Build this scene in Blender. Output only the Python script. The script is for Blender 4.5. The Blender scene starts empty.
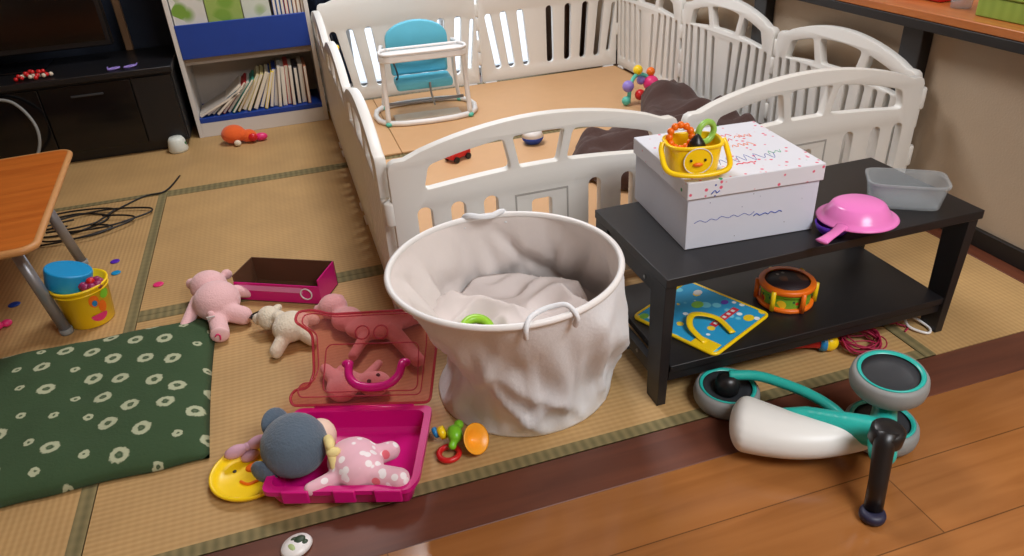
import bpy, bmesh, math, random
from mathutils import Vector, Matrix, noise
random.seed(7)
PI = math.pi
S = bpy.context.scene
COL = S.collection

# ------------------------------------------------------------------ camera
cam_data = bpy.data.cameras.new('camera')
cam = bpy.data.objects.new('camera', cam_data); COL.objects.link(cam)
CR = Matrix(((0.95130295, 0.19751403, -0.23666622),
             (-0.30360324, 0.467427, -0.83026326),
             (-0.05336446, 0.86168452, 0.50463059)))
cam.matrix_world = Matrix.Translation((0, 0, 1.03)) @ CR.to_4x4()
cam_data.sensor_width = 36.0
cam_data.lens = 730.53 / 1024 * 36.0
cam_data.clip_start = 0.02
S.camera = cam

# ------------------------------------------------------------------ light
S.view_settings.view_transform = 'Standard'
S.view_settings.look = 'None'
S.view_settings.gamma = 1
S.view_settings.use_curve_mapping = False
S.view_settings.exposure = -0.06
w = bpy.data.worlds.new('daylight'); S.world = w
w.use_nodes = True
w.node_tree.nodes['Background'].inputs[0].default_value = (0.86, 0.93, 1.0, 1)
w.node_tree.nodes['Background'].inputs[1].default_value = 3.0

def area(name, loc, size, power, color, target=None, shape='DISK'):
    d = bpy.data.lights.new(name, 'AREA'); d.shape = shape; d.size = size
    d.energy = power; d.color = color
    o = bpy.data.objects.new(name, d); COL.objects.link(o); o.location = loc
    if target is not None:
        o.rotation_euler = (Vector(target) - Vector(loc)).to_track_quat('-Z', 'Y').to_euler()
    return o
area('ceiling_lamp_light', (0.55, 2.64, 2.28), 0.75, 40, (0.98, 0.98, 1.0))
area('added_fill_light', (1.1, -0.7, 2.28), 1.2, 74, (0.93, 0.965, 1.0))  # added fill light behind the camera, brightens the surfaces facing it

# ------------------------------------------------------------------ materials
def lin(h):
    if isinstance(h, str):
        h = h.lstrip('#'); v = [int(h[i:i+2], 16) / 255 for i in (0, 2, 4)]
    else:
        v = [c / 255 for c in h]
    return tuple(c / 12.92 if c <= .04045 else ((c + .055) / 1.055) ** 2.4 for c in v) + (1,)

def mat(name, col, rough=.5, metal=0, var=.06, scale=20, bump=0, bscale=60, sheen=0, trans=0, ior=1.45, alpha=1, coat=0, sub=0):
    m = bpy.data.materials.new(name); m.use_nodes = True
    nt = m.node_tree; N = nt.nodes; L = nt.links; b = N['Principled BSDF']
    b.inputs['Roughness'].default_value = rough; b.inputs['Metallic'].default_value = metal
    c = lin(col); tc = N.new('ShaderNodeTexCoord')
    ns = N.new('ShaderNodeTexNoise'); ns.inputs['Scale'].default_value = scale; ns.inputs['Detail'].default_value = 4
    L.new(tc.outputs['Object'], ns.inputs['Vector'])
    mx = N.new('ShaderNodeMix'); mx.data_type = 'RGBA'
    mx.inputs[6].default_value = tuple(min(1, v * (1 - var)) for v in c[:3]) + (1,)
    mx.inputs[7].default_value = tuple(min(1, v * (1 + var)) for v in c[:3]) + (1,)
    L.new(ns.outputs['Fac'], mx.inputs[0]); L.new(mx.outputs[2], b.inputs['Base Color'])
    if bump:
        n2 = N.new('ShaderNodeTexNoise'); n2.inputs['Scale'].default_value = bscale; n2.inputs['Detail'].default_value = 3
        L.new(tc.outputs['Object'], n2.inputs['Vector'])
        bp = N.new('ShaderNodeBump'); bp.inputs['Strength'].default_value = bump; bp.inputs['Distance'].default_value = .004
        L.new(n2.outputs['Fac'], bp.inputs['Height']); L.new(bp.outputs[0], b.inputs['Normal'])
    if sheen: b.inputs['Sheen Weight'].default_value = sheen
    if trans:
        b.inputs['Transmission Weight'].default_value = trans; b.inputs['IOR'].default_value = ior
    if alpha < 1: b.inputs['Alpha'].default_value = alpha
    if coat: b.inputs['Coat Weight'].default_value = coat
    m['mix'] = 0
    return m

def nodes(m): return m.node_tree.nodes, m.node_tree.links, m.node_tree.nodes['Principled BSDF']

def stripes(name, c1, c2, axis, period, rough=.6, extra=None, bump=.3, ratio=.5):
    """fine woven stripes running across the given axis"""
    m = mat(name, c1, rough); N, L, b = nodes(m)
    tc = N.new('ShaderNodeTexCoord'); sp = N.new('ShaderNodeSeparateXYZ'); L.new(tc.outputs['Object'], sp.inputs[0])
    def wave(ax, per):
        mu = N.new('ShaderNodeMath'); mu.operation = 'MULTIPLY'; mu.inputs[1].default_value = 2 * PI / per
        L.new(sp.outputs[ax], mu.inputs[0])
        si = N.new('ShaderNodeMath'); si.operation = 'SINE'; L.new(mu.outputs[0], si.inputs[0]); return si
    a = wave(axis, period); b2 = wave(1 - axis, period * 1.3)
    ad = N.new('ShaderNodeMath'); ad.operation = 'MULTIPLY_ADD'; ad.inputs[1].default_value = .35; ad.inputs[2].default_value = .5
    L.new(a.outputs[0], ad.inputs[0])
    ad2 = N.new('ShaderNodeMath'); ad2.operation = 'MULTIPLY_ADD'; ad2.inputs[1].default_value = .10
    L.new(b2.outputs[0], ad2.inputs[0]); L.new(ad.outputs[0], ad2.inputs[2])
    big = N.new('ShaderNodeTexNoise'); big.inputs['Scale'].default_value = 6; big.inputs['Detail'].default_value = 5
    L.new(tc.outputs['Object'], big.inputs['Vector'])
    mx = N.new('ShaderNodeMix'); mx.data_type = 'RGBA'; mx.inputs[6].default_value = lin(c2); mx.inputs[7].default_value = lin(c1)
    L.new(ad2.outputs[0], mx.inputs[0])
    m2 = N.new('ShaderNodeMix'); m2.data_type = 'RGBA'; m2.blend_type = 'MULTIPLY'; m2.inputs[0].default_value = .35
    L.new(mx.outputs[2], m2.inputs[6]); L.new(big.outputs['Fac'], m2.inputs[7])
    hs = N.new('ShaderNodeHueSaturation'); hs.inputs['Value'].default_value = 1.2; L.new(m2.outputs[2], hs.inputs['Color'])
    L.new(hs.outputs[0], b.inputs['Base Color'])
    bp = N.new('ShaderNodeBump'); bp.inputs['Strength'].default_value = bump; bp.inputs['Distance'].default_value = .001
    L.new(ad2.outputs[0], bp.inputs['Height']); L.new(bp.outputs[0], b.inputs['Normal'])
    return m

def wood(name, c1, c2, axis=0, rough=.35, scale=1.0, plank=None, coat=0):
    m = mat(name, c1, rough, coat=coat); N, L, b = nodes(m)
    tc = N.new('ShaderNodeTexCoord'); mp = N.new('ShaderNodeMapping')
    sc = [14 * scale] * 3; sc[axis] = 1.2 * scale
    mp.inputs['Scale'].default_value = sc; L.new(tc.outputs['Object'], mp.inputs[0])
    n = N.new('ShaderNodeTexNoise'); n.inputs['Scale'].default_value = 2.2; n.inputs['Detail'].default_value = 8; n.inputs['Distortion'].default_value = .6
    L.new(mp.outputs[0], n.inputs['Vector'])
    mr = N.new('ShaderNodeMapRange'); mr.inputs[1].default_value = .3; mr.inputs[2].default_value = .7; L.new(n.outputs['Fac'], mr.inputs[0])
    mx = N.new('ShaderNodeMix'); mx.data_type = 'RGBA'; mx.inputs[6].default_value = lin(c2); mx.inputs[7].default_value = lin(c1)
    L.new(mr.outputs[0], mx.inputs[0]); out = mx.outputs[2]
    if plank:
        br = N.new('ShaderNodeTexBrick'); br.inputs['Scale'].default_value = 1
        br.inputs['Brick Width'].default_value = plank[0]; br.inputs['Row Height'].default_value = plank[1]
        br.inputs['Mortar Size'].default_value = .0012; br.inputs['Mortar'].default_value = (.25, .25, .25, 1)
        br.inputs['Color1'].default_value = (1, 1, 1, 1); br.inputs['Color2'].default_value = (.86, .86, .86, 1)
        L.new(tc.outputs['Object'], br.inputs['Vector'])
        m2 = N.new('ShaderNodeMix'); m2.data_type = 'RGBA'; m2.blend_type = 'MULTIPLY'; m2.inputs[0].default_value = .8
        L.new(out, m2.inputs[6]); L.new(br.outputs[0], m2.inputs[7]); out = m2.outputs[2]
    L.new(out, b.inputs['Base Color'])
    return m

def spots(m, col, scale=30, thr=.25, seedv=0, vec='Object', soft=.02, frac=1.0):
    """sparse voronoi dots or blotches of a second colour"""
    N, L, b = nodes(m); src = b.inputs['Base Color'].links[0].from_socket
    tc = N.new('ShaderNodeTexCoord'); mp = N.new('ShaderNodeMapping'); mp.inputs['Location'].default_value = (seedv, seedv * .7, 0)
    L.new(tc.outputs[vec], mp.inputs[0])
    v = N.new('ShaderNodeTexVoronoi'); v.inputs['Scale'].default_value = scale; L.new(mp.outputs[0], v.inputs['Vector'])
    mr = N.new('ShaderNodeMapRange'); mr.inputs[1].default_value = thr; mr.inputs[2].default_value = thr + soft
    mr.inputs[3].default_value = 1; mr.inputs[4].default_value = 0; L.new(v.outputs['Distance'], mr.inputs[0])
    fac = mr.outputs[0]
    if frac < 1:
        sp = N.new('ShaderNodeSeparateColor'); L.new(v.outputs['Color'], sp.inputs[0])
        lt = N.new('ShaderNodeMath'); lt.operation = 'LESS_THAN'; lt.inputs[1].default_value = frac; L.new(sp.outputs[0], lt.inputs[0])
        mu = N.new('ShaderNodeMath'); mu.operation = 'MULTIPLY'; L.new(fac, mu.inputs[0]); L.new(lt.outputs[0], mu.inputs[1]); fac = mu.outputs[0]
    mx = N.new('ShaderNodeMix'); mx.data_type = 'RGBA'; L.new(fac, mx.inputs[0]); L.new(src, mx.inputs[6]); mx.inputs[7].default_value = lin(col)
    L.new(mx.outputs[2], b.inputs['Base Color'])
    return m

def clear(name, col, rough=.08, mixf=.45, tint=None):
    """thin clear plastic: part see-through, part surface"""
    m = bpy.data.materials.new(name); m.use_nodes = True; N = m.node_tree.nodes; L = m.node_tree.links
    b = N['Principled BSDF']; b.inputs['Base Color'].default_value = lin(col); b.inputs['Roughness'].default_value = rough
    t = N.new('ShaderNodeBsdfTransparent'); t.inputs[0].default_value = lin(tint or col)
    mx = N.new('ShaderNodeMixShader'); mx.inputs[0].default_value = mixf
    L.new(t.outputs[0], mx.inputs[1]); L.new(b.outputs[0], mx.inputs[2])
    L.new(mx.outputs[0], N['Material Output'].inputs[0])
    return m

M = {}
M['tatami_x'] = stripes('tatami_weave_x', (192, 156, 104), (174, 138, 88), 1, .0125)
M['tatami_y'] = stripes('tatami_weave_y', (192, 156, 104), (174, 138, 88), 0, .0125)
M['border'] = stripes('tatami_border_cloth', (136, 122, 82), (104, 96, 62), 0, .02, rough=.8)
M['floorwood'] = wood('orange_flooring', (164, 107, 58), (146, 92, 47), 0, .15, plank=(1.8, .15))
M['threshold'] = wood('dark_threshold_wood', (108, 62, 44), (86, 48, 36), 0, .45)
M['striptrim'] = wood('red_brown_edge_board', (120, 66, 42), (86, 44, 28), 1, .4)
M['wall'] = mat('beige_wallpaper', (186, 166, 142), .9, var=.03, bump=.25, bscale=180)
M['wall_dark'] = mat('dark_navy_wall', (34, 44, 62), .8, var=.1)
M['ceiling'] = mat('ceiling_paper', (225, 215, 200), .9)
M['black_wood'] = mat('black_stained_wood', (24, 20, 19), .5, var=.2)
M['sill'] = wood('orange_sill_wood', (200, 122, 62), (176, 100, 48), 1, .3)
M['pen'] = mat('white_pen_plastic', (226, 224, 218), .42, var=.015)
M['pen_line'] = mat('grey_pen_groove', (168, 165, 160), .6)
M['shelf'] = mat('black_shelf_board', (27, 25, 27), .42, var=.15, scale=60)
M['screw'] = mat('grey_screw', (150, 150, 150), .3, .9)
M['mat'] = mat('tan_floor_sheet', (206, 162, 116), .65, var=.04)
M['canvas'] = mat('white_canvas', (229, 232, 236), .85, var=.03, bump=.2, bscale=150)
M['canvas_in'] = mat('hamper_lining', (224, 216, 212), .75, var=.05, bump=.2, bscale=60)
M['white'] = mat('white_plastic', (232, 230, 228), .35, var=.01)
M['white_paint'] = mat('white_painted_board', (216, 212, 206), .5, var=.03)
M['blue'] = mat('blue_panel', (22, 62, 152), .5, var=.08)
M['shelfback'] = mat('shelf_back_board', (178, 168, 158), .8)
M['magenta'] = mat('magenta_plastic', (206, 14, 122), .3, var=.03)
M['pinkclear'] = clear('clear_pink_plastic', (232, 150, 160), .12, .07, (250, 220, 220))
M['pinkclear_edge'] = clear('clear_pink_rim', (216, 90, 112), .15, .40, (236, 150, 160))
M['pinkplush'] = mat('pink_plush', (236, 190, 192), .95, sheen=.3, bump=.5, bscale=220)
M['pinkplush2'] = mat('deep_pink_plush', (224, 158, 160), .95, sheen=.3, bump=.5, bscale=220)
M['creamplush'] = mat('cream_plush', (226, 214, 192), .95, sheen=.3, bump=.8, bscale=160)
M['greyplush'] = mat('blue_grey_plush', (84, 100, 116), .95, sheen=.3, bump=.5, bscale=220)
M['skinfelt'] = mat('cream_face_cloth', (238, 208, 188), .9)
M['yellowbow'] = mat('pale_yellow_ribbon', (236, 218, 150), .8)
M['black'] = mat('black_plastic', (22, 22, 24), .35)
M['darkgrey'] = mat('dark_grey_rubber', (48, 50, 54), .55)
M['tyre'] = mat('grey_tyre', (134, 136, 134), .6)
M['teal'] = mat('teal_paint', (40, 176, 164), .3)
M['seatwhite'] = mat('white_seat_plastic', (224, 224, 220), .4, var=.01)
M['yellow'] = mat('yellow_plastic', (252, 212, 20), .3, var=.03)
M['orange'] = mat('orange_plastic', (244, 116, 22), .35)
M['red'] = mat('red_plastic', (206, 30, 32), .35)
M['green'] = mat('green_plastic', (124, 200, 40), .35)
M['bluetoy'] = mat('blue_toy_plastic', (34, 130, 190), .35)
M['cyan'] = mat('cyan_lid', (20, 146, 204), .4)
M['pinkpan'] = mat('pink_pan_plastic', (236, 128, 200), .25, var=.02)
M['purple'] = mat('purple_plastic', (86, 40, 178), .4)
M['pinktoy'] = mat('hot_pink_plastic', (230, 50, 120), .4)
M['lilac'] = mat('lilac_plastic', (150, 130, 210), .4)
M['mint'] = mat('mint_plastic', (90, 190, 170), .4)
M['frost'] = clear('frosted_plastic', (220, 224, 226), .35, .24, (236, 240, 242))
M['skyblue'] = mat('light_blue_cushion', (96, 190, 216), .6)
M['metal'] = mat('grey_metal_leg', (150, 152, 158), .35, .6)
M['tabletop'] = wood('orange_table_top', (206, 116, 44), (178, 92, 32), 0, .35)
M['tableedge'] = mat('tan_table_edge', (196, 140, 84), .5)
M['brownblanket'] = mat('dark_brown_blanket', (70, 46, 40), .9, sheen=.1, bump=.4, bscale=60)
M['redbrown'] = wood('red_brown_post', (130, 58, 42), (96, 40, 28), 2, .5)
M['curtain'] = mat('brown_curtain', (96, 72, 56), .9)
M['navy'] = mat('navy_curtain', (28, 38, 62), .9)
M['screen'] = mat('tv_screen', (8, 8, 10), .12)
M['darkgloss'] = mat('smoked_glass_door', (14, 14, 17), .12)
M['tvboard'] = mat('black_wood_cabinet', (22, 22, 25), .38, var=.2)
M['brownin'] = mat('brown_card', (92, 58, 34), .8)
M['rednet'] = mat('dark_red_mesh', (168, 30, 70), .6)
M['wire'] = mat('black_cable', (24, 22, 22), .5)
M['glass'] = clear('window_glass', (240, 245, 250), .02, .06, (250, 252, 255))
M['aluminium'] = mat('silver_sash', (170, 172, 174), .4, .5)
M['greenbox'] = stripes('green_box_paper', (150, 176, 70), (132, 160, 58), 1, .03, rough=.6)
M['beige'] = mat('beige_plastic', (206, 190, 168), .6)

# white box with crayon marks
m = mat('white_scribbled_box', (206, 211, 224), .8, var=.04, scale=6)
spots(m, (60, 66, 130), 55, .06, 3.1, soft=.03, frac=.35)
spots(m, (40, 40, 60), 90, .08, 1.1, soft=.02, frac=.1)
M['boxside'] = m
m = mat('white_scribbled_lid', (216, 218, 226), .8, var=.04, scale=6)
spots(m, (216, 90, 116), 95, .26, 5.1, soft=.15, frac=.14)
spots(m, (70, 90, 160), 45, .10, 2.1, soft=.03, frac=.15)
spots(m, (60, 160, 110), 30, .12, 8.1, soft=.03, frac=.08)
M['boxlid'] = m
# spotted pink pyjama cloth
m = mat('pink_pyjama_cloth', (232, 182, 196), .9, sheen=.3)
spots(m, (246, 238, 240), 50, .34, .3, soft=.06, frac=.8)
spots(m, (228, 106, 120), 34, .3, 4.3, soft=.05, frac=.06)
M['pyjama'] = m
# toy print on drum
m = mat('drum_print', (120, 176, 50), .4)
spots(m, (240, 200, 40), 40, .45, 1.3, frac=.5); spots(m, (206, 50, 30), 48, .35, 2.3, frac=.4); spots(m, (30, 90, 60), 70, .3, 5.3, frac=.3)
M['drumprint'] = m
m = mat('drumhead_print', (46, 30, 34), .6)
spots(m, (120, 70, 40), 30, .4, 1.9, soft=.2, frac=.5); spots(m, (180, 170, 160), 60, .25, 6.3, soft=.1, frac=.15)
M['drumhead'] = m
m = mat('blue_picture_mat', (34, 160, 212), .6)
spots(m, (120, 214, 236), 26, .3, 1.0, soft=.05, frac=.5); spots(m, (245, 250, 250), 34, .22, 3.0, soft=.04, frac=.4); spots(m, (236, 90, 140), 24, .22, 7.0, soft=.04, frac=.2); spots(m, (250, 214, 50), 30, .25, 9.0, soft=.04, frac=.25)
M['bluemat'] = m

# zabuton cloth: dark green with rings of tie-dye
def zabuton():
    m = mat('green_tie_dye_cloth', (54, 78, 48), .95, bump=.3, bscale=160); N, L, b = nodes(m)
    src = b.inputs['Base Color'].links[0].from_socket
    tc = N.new('ShaderNodeTexCoord')
    def ring(scale, r0, r1, loc, frac):
        mp = N.new('ShaderNodeMapping'); mp.inputs['Location'].default_value = loc; mp.inputs['Scale'].default_value = (1, 1.0, 0.0001)
        mp.inputs['Rotation'].default_value = (0, 0, .5)
        L.new(tc.outputs['Object'], mp.inputs[0])
        v = N.new('ShaderNodeTexVoronoi'); v.voronoi_dimensions = '2D'; v.inputs['Scale'].default_value = scale; v.inputs['Randomness'].default_value = .35
        L.new(mp.outputs[0], v.inputs['Vector'])
        n = N.new('ShaderNodeTexNoise'); n.inputs['Scale'].default_value = 120; L.new(tc.outputs['Object'], n.inputs['Vector'])
        ad = N.new('ShaderNodeMath'); ad.operation = 'MULTIPLY_ADD'; ad.inputs[1].default_value = .12; L.new(n.outputs['Fac'], ad.inputs[0]); L.new(v.outputs['Distance'], ad.inputs[2])
        # cell size varies: smaller rings in half of the cells
        sp = N.new('ShaderNodeSeparateColor'); L.new(v.outputs['Color'], sp.inputs[0])
        mr = N.new('ShaderNodeMapRange'); mr.inputs[1].default_value = .49; mr.inputs[2].default_value = .51; mr.inputs[3].default_value = 1; mr.inputs[4].default_value = 1.55
        L.new(sp.outputs[0], mr.inputs[0])
        mu = N.new('ShaderNodeMath'); mu.operation = 'MULTIPLY'; L.new(ad.outputs[0], mu.inputs[0]); L.new(mr.outputs[0], mu.inputs[1])
        cr = N.new('ShaderNodeValToRGB'); e = cr.color_ramp.elements
        e[0].position = 0; e[0].color = (.3, .3, .3, 1); e[1].position = 1; e[1].color = (0, 0, 0, 1)
        for p, c in ((r0 - .04, 0.0), (r0, 1.0), (r1, 1.0), (r1 + .035, 0.0)):
            q = e.new(p); q.color = (c, c, c, 1)
        L.new(mu.outputs[0], cr.inputs[0]); return cr.outputs[0]
    r = ring(13.5, .18, .29, (0, 0, 0), 1)
    mx = N.new('ShaderNodeMix'); mx.data_type = 'RGBA'; L.new(r, mx.inputs[0]); L.new(src, mx.inputs[6]); mx.inputs[7].default_value = lin((176, 182, 150))
    L.new(mx.outputs[2], b.inputs['Base Color']); return m
M['zabuton'] = zabuton()

# ------------------------------------------------------------------ helpers
def link(name, me, m, parent=None, loc=None, smooth=False):
    o = bpy.data.objects.new(name, me); COL.objects.link(o)
    if m is not None and not me.materials: me.materials.append(m)
    if parent: o.parent = parent
    if loc: o.location = loc
    if smooth:
        for p in me.polygons: p.use_smooth = True
    return o

def obj(name, bm, m, parent=None, smooth=False, bevel=0, seg=2, angle=40):
    me = bpy.data.meshes.new(name); bmesh.ops.recalc_face_normals(bm, faces=bm.faces); bm.to_mesh(me); bm.free()
    o = link(name, me, m, parent, smooth=smooth)
    if bevel:
        md = o.modifiers.new('bevel', 'BEVEL'); md.width = bevel; md.segments = seg; md.limit_method = 'ANGLE'; md.angle_limit = math.radians(angle)
        md.harden_normals = False
        for p in me.polygons: p.use_smooth = True
        try: me.set_sharp_from_angle(angle=math.radians(50))
        except Exception: pass
    return o

def thing(name, label, cat, loc=(0, 0, 0), rz=0, group=None):
    o = bpy.data.objects.new(name, None); COL.objects.link(o); o.empty_display_size = .05
    o.location = loc; o.rotation_euler = (0, 0, rz); o['label'] = label; o['category'] = cat
    if group: o['group'] = group
    return o
def tag(o, label, cat, group=None):
    o['label'] = label; o['category'] = cat
    if group: o['group'] = group
    return o
def struct(o): o['kind'] = 'structure'; return o

def box(bm, x0, x1, y0, y1, z0, z1, mt=None):
    vs = [bm.verts.new((x, y, z)) for z in (z0, z1) for y in (y0, y1) for x in (x0, x1)]
    for f in ((0, 2, 3, 1), (4, 5, 7, 6), (0, 1, 5, 4), (2, 6, 7, 3), (0, 4, 6, 2), (1, 3, 7, 5)):
        bm.faces.new([vs[i] for i in f])
    if mt is not None: bmesh.ops.transform(bm, matrix=mt, verts=vs)
    return vs
def B(*a, **k):
    bm = bmesh.new(); box(bm, *a, **k); return bm

def hexa(bm, bot, top):
    vs = [bm.verts.new(p) for p in list(bot) + list(top)]
    n = len(bot)
    bm.faces.new(vs[:n][::-1]); bm.faces.new(vs[n:])
    for i in range(n): bm.faces.new((vs[i], vs[(i+1) % n], vs[n+(i+1) % n], vs[n+i]))
    return vs

def lathe(bm, prof, seg=32, mt=None, sx=1, sy=1, close=True):
    rings = []; new = []
    for r, z in prof:
        if r < 1e-6:
            v = bm.verts.new((0, 0, z)); rings.append([v]); new.append(v)
        else:
            ring = [bm.verts.new((r*sx*math.cos(2*PI*i/seg), r*sy*math.sin(2*PI*i/seg), z)) for i in range(seg)]
            rings.append(ring); new += ring
    for a, b in zip(rings, rings[1:]):
        if len(a) == 1 and len(b) == 1: continue
        for i in range(seg):
            j = (i+1) % seg
            if len(a) == 1: bm.faces.new((a[0], b[i], b[j]))
            elif len(b) == 1: bm.faces.new((a[i], a[j], b[0]))
            else: bm.faces.new((a[i], a[j], b[j], b[i]))
    if mt is not None: bmesh.ops.transform(bm, matrix=mt, verts=new)
    return new

def tube(bm, pts, rad, seg=10, closed=False, cap=True, flat=1.0):
    pts = [Vector(p) for p in pts]; n = len(pts)
    rads = rad if isinstance(rad, (list, tuple)) else [rad]*n
    rings = []; up = None
    for i, p in enumerate(pts):
        if closed: t = (pts[(i+1) % n] - pts[i-1]).normalized()
        else: t = (pts[min(n-1, i+1)] - pts[max(0, i-1)]).normalized()
        if up is None:
            up = Vector((0, 0, 1)) if abs(t.z) < .9 else Vector((1, 0, 0))
        s = t.cross(up)
        if s.length < 1e-5: s = t.cross(Vector((1, 0, .3)))
        s.normalize(); u = s.cross(t).normalized(); up = u
        rings.append([bm.verts.new(p + s*math.cos(2*PI*k/seg)*rads[i] + u*math.sin(2*PI*k/seg)*rads[i]*flat) for k in range(seg)])
    m = n if closed else n-1
    for i in range(m):
        a = rings[i]; b = rings[(i+1) % n]
        for k in range(seg): bm.faces.new((a[k], a[(k+1) % seg], b[(k+1) % seg], b[k]))
    if cap and not closed: bm.faces.new(rings[0][::-1]); bm.faces.new(rings[-1])

def smoothpath(pts, n=6, closed=False):
    P = [Vector(p) for p in pts]; out = []; k = len(P)
    rng = range(k if closed else k-1)
    for i in rng:
        p0 = P[i-1] if (closed or i > 0) else P[0]; p1 = P[i]; p2 = P[(i+1) % k]
        p3 = P[(i+2) % k] if (closed or i+2 < k) else P[-1]
        for j in range(n):
            t = j/n
            out.append(.5*((2*p1)+(-p0+p2)*t+(2*p0-5*p1+4*p2-p3)*t*t+(-p0+3*p1-3*p2+p3)*t**3))
    if not closed: out.append(P[-1])
    return out

def T(bm, pts, rad, n=6, closed=False, seg=10, flat=1.0):
    sp = smoothpath(pts, n, closed)
    if isinstance(rad, (list, tuple)):
        k = len(pts); r = []
        for i in range(len(sp)):
            f = i/(len(sp)-1)*(k-1); a = min(int(f), k-2); r.append(rad[a]*(1-(f-a))+rad[a+1]*(f-a))
        rad = r
    tube(bm, sp, rad, seg, closed, flat=flat)

def sph(bm, c, r, seg=24, rot=None):
    if not isinstance(r, (tuple, list)): r = (r, r, r)
    mt = Matrix.Translation(c) @ (rot.to_4x4() if rot else Matrix.Identity(4)) @ Matrix.Diagonal((*r, 1))
    bmesh.ops.create_uvsphere(bm, u_segments=seg, v_segments=seg//2, radius=1, matrix=mt)

def bake(o):
    dg = bpy.context.evaluated_depsgraph_get(); dg.update()
    me = bpy.data.meshes.new_from_object(o.evaluated_get(dg)); return me

def blob(name, prims, m, parent=None, voxel=.004, sm=6, fac=.5):
    """one continuous skin grown over ellipsoids and tapered limbs"""
    bm = bmesh.new()
    for p in prims:
        if p[0] == 'c':
            _, a, ra, b, rb = p; a = Vector(a); b = Vector(b)
            k = 9
            for i in range(k):
                f = i/(k-1); sph(bm, a.lerp(b, f), ra*(1-f)+rb*f, 14)
        else:
            rot = Matrix.Rotation(p[2], 3, 'Z') if len(p) > 2 else None
            if len(p) > 3: rot = rot @ Matrix.Rotation(p[3], 3, 'Y')
            sph(bm, p[0], p[1], 20, rot)
    me = bpy.data.meshes.new('tmp'); bm.to_mesh(me); bm.free()
    o = bpy.data.objects.new('tmp', me); COL.objects.link(o)
    r = o.modifiers.new('r', 'REMESH'); r.mode = 'VOXEL'; r.voxel_size = voxel
    s = o.modifiers.new('s', 'SMOOTH'); s.factor = fac; s.iterations = sm
    out = bake(o); bpy.data.objects.remove(o); out.name = name
    out.materials.clear(); out.materials.append(m)
    return link(name, out, None, parent, smooth=True)

def plate(name, loops, thick, m, parent=None, bev=.0, mt=None):
    """flat board cut from outline loops (first is the outside, others are holes); lies in XZ, thick along Y"""
    cu = bpy.data.curves.new('c', 'CURVE'); cu.dimensions = '2D'; cu.fill_mode = 'BOTH'
    for lp in loops:
        s = cu.splines.new('POLY'); s.points.add(len(lp)-1)
        for p, q in zip(s.points, lp): p.co = (q[0], q[1], 0, 1)
        s.use_cyclic_u = True
    cu.extrude = thick/2-bev; cu.bevel_depth = bev; cu.bevel_resolution = 1; cu.offset = -bev
    o = bpy.data.objects.new('c', cu); COL.objects.link(o)
    me = bake(o); bpy.data.objects.remove(o); me.name = name
    R = Matrix.Rotation(PI/2, 4, 'X')
    me.transform((mt or Matrix.Identity(4)) @ R)
    bm = bmesh.new(); bm.from_mesh(me); bmesh.ops.remove_doubles(bm, verts=bm.verts, dist=.00005)
    bmesh.ops.recalc_face_normals(bm, faces=bm.faces); bm.to_mesh(me); bm.free()
    me.materials.clear(); me.materials.append(m)
    o = link(name, me, None, parent, smooth=True)
    try: me.set_sharp_from_angle(angle=math.radians(40))
    except Exception: pass
    return o

def rr(x0, x1, z0, z1, r, n=5):
    out = []
    for cx, cz, a in ((x1-r, z0+r, -PI/2), (x1-r, z1-r, 0), (x0+r, z1-r, PI/2), (x0+r, z0+r, PI)):
        for i in range(n+1):
            t = a+PI/2*i/n; out.append((cx+r*math.cos(t), cz+r*math.sin(t)))
    return out

def roundloop(pts, r, n=4):
    out = []; k = len(pts)
    for i in range(k):
        p = Vector(pts[i]); a = Vector(pts[i-1])-p; b = Vector(pts[(i+1) % k])-p
        ra = min(r, a.length*.45, b.length*.45); A = p+a.normalized()*ra; Bq = p+b.normalized()*ra
        for j in range(n+1):
            t = j/n; q = A*(1-t)**2+p*2*t*(1-t)+Bq*t*t; out.append((q.x, q.y))
    return out

# ------------------------------------------------------------------ setting
fl = struct(obj('floor', B(-2.4, 2.4, -2.0, .886, -.04, 0), M['floorwood']))
sub = struct(obj('floor', B(-2.4, 2.4, .886, 4.0, -.08, -.031), M['black_wood']))
struct(obj('trim_1', B(-2.4, 2.4, .886, .994, -.03, .001), M['threshold'], bevel=.002))
struct(obj('trim_2', B(1.692, 1.752, .994, 3.85, -.03, .002), M['striptrim'], bevel=.002))

def tatami(x0, x1, y0, y1, ax, b0=True, b1=True):
    g = .0008
    o = struct(obj('tatami_mat', B(x0+g, x1-g, y0+g, y1-g, -.03, 0), M['tatami_x' if ax == 0 else 'tatami_y']))
    for flag, hi in ((b0, 0), (b1, 1)):
        if not flag: continue
        bw = .029
        if ax == 0:
            ya, yb = (y1-bw, y1-g) if hi else (y0+g, y0+bw)
            q = B(x0+g, x1-g, ya, yb, -.028, .0014)
        else:
            xa, xb = (x1-bw, x1-g) if hi else (x0+g, x0+bw)
            q = B(xa, xb, y0+g, y1-g, -.028, .0014)
        obj('border', q, M['border'], o)
tatami(-1.41, -.513, .995, 2.782, 1)
tatami(-.513, 1.235, .995, 1.889, 0)
tatami(-.513, 1.235, 1.889, 2.782, 0)
tatami(1.235, 1.692, .995, 2.782, 1, True, False)
tatami(-1.41, .36, 2.782, 3.66, 0)
tatami(.36, 1.692, 2.782, 3.66, 0)
tatami(-2.39, -1.41, .995, 2.782, 1)
struct(obj('floor', B(-2.4, 1.75, 3.66, 4.0, -.03, -.002), M['threshold']))

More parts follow.
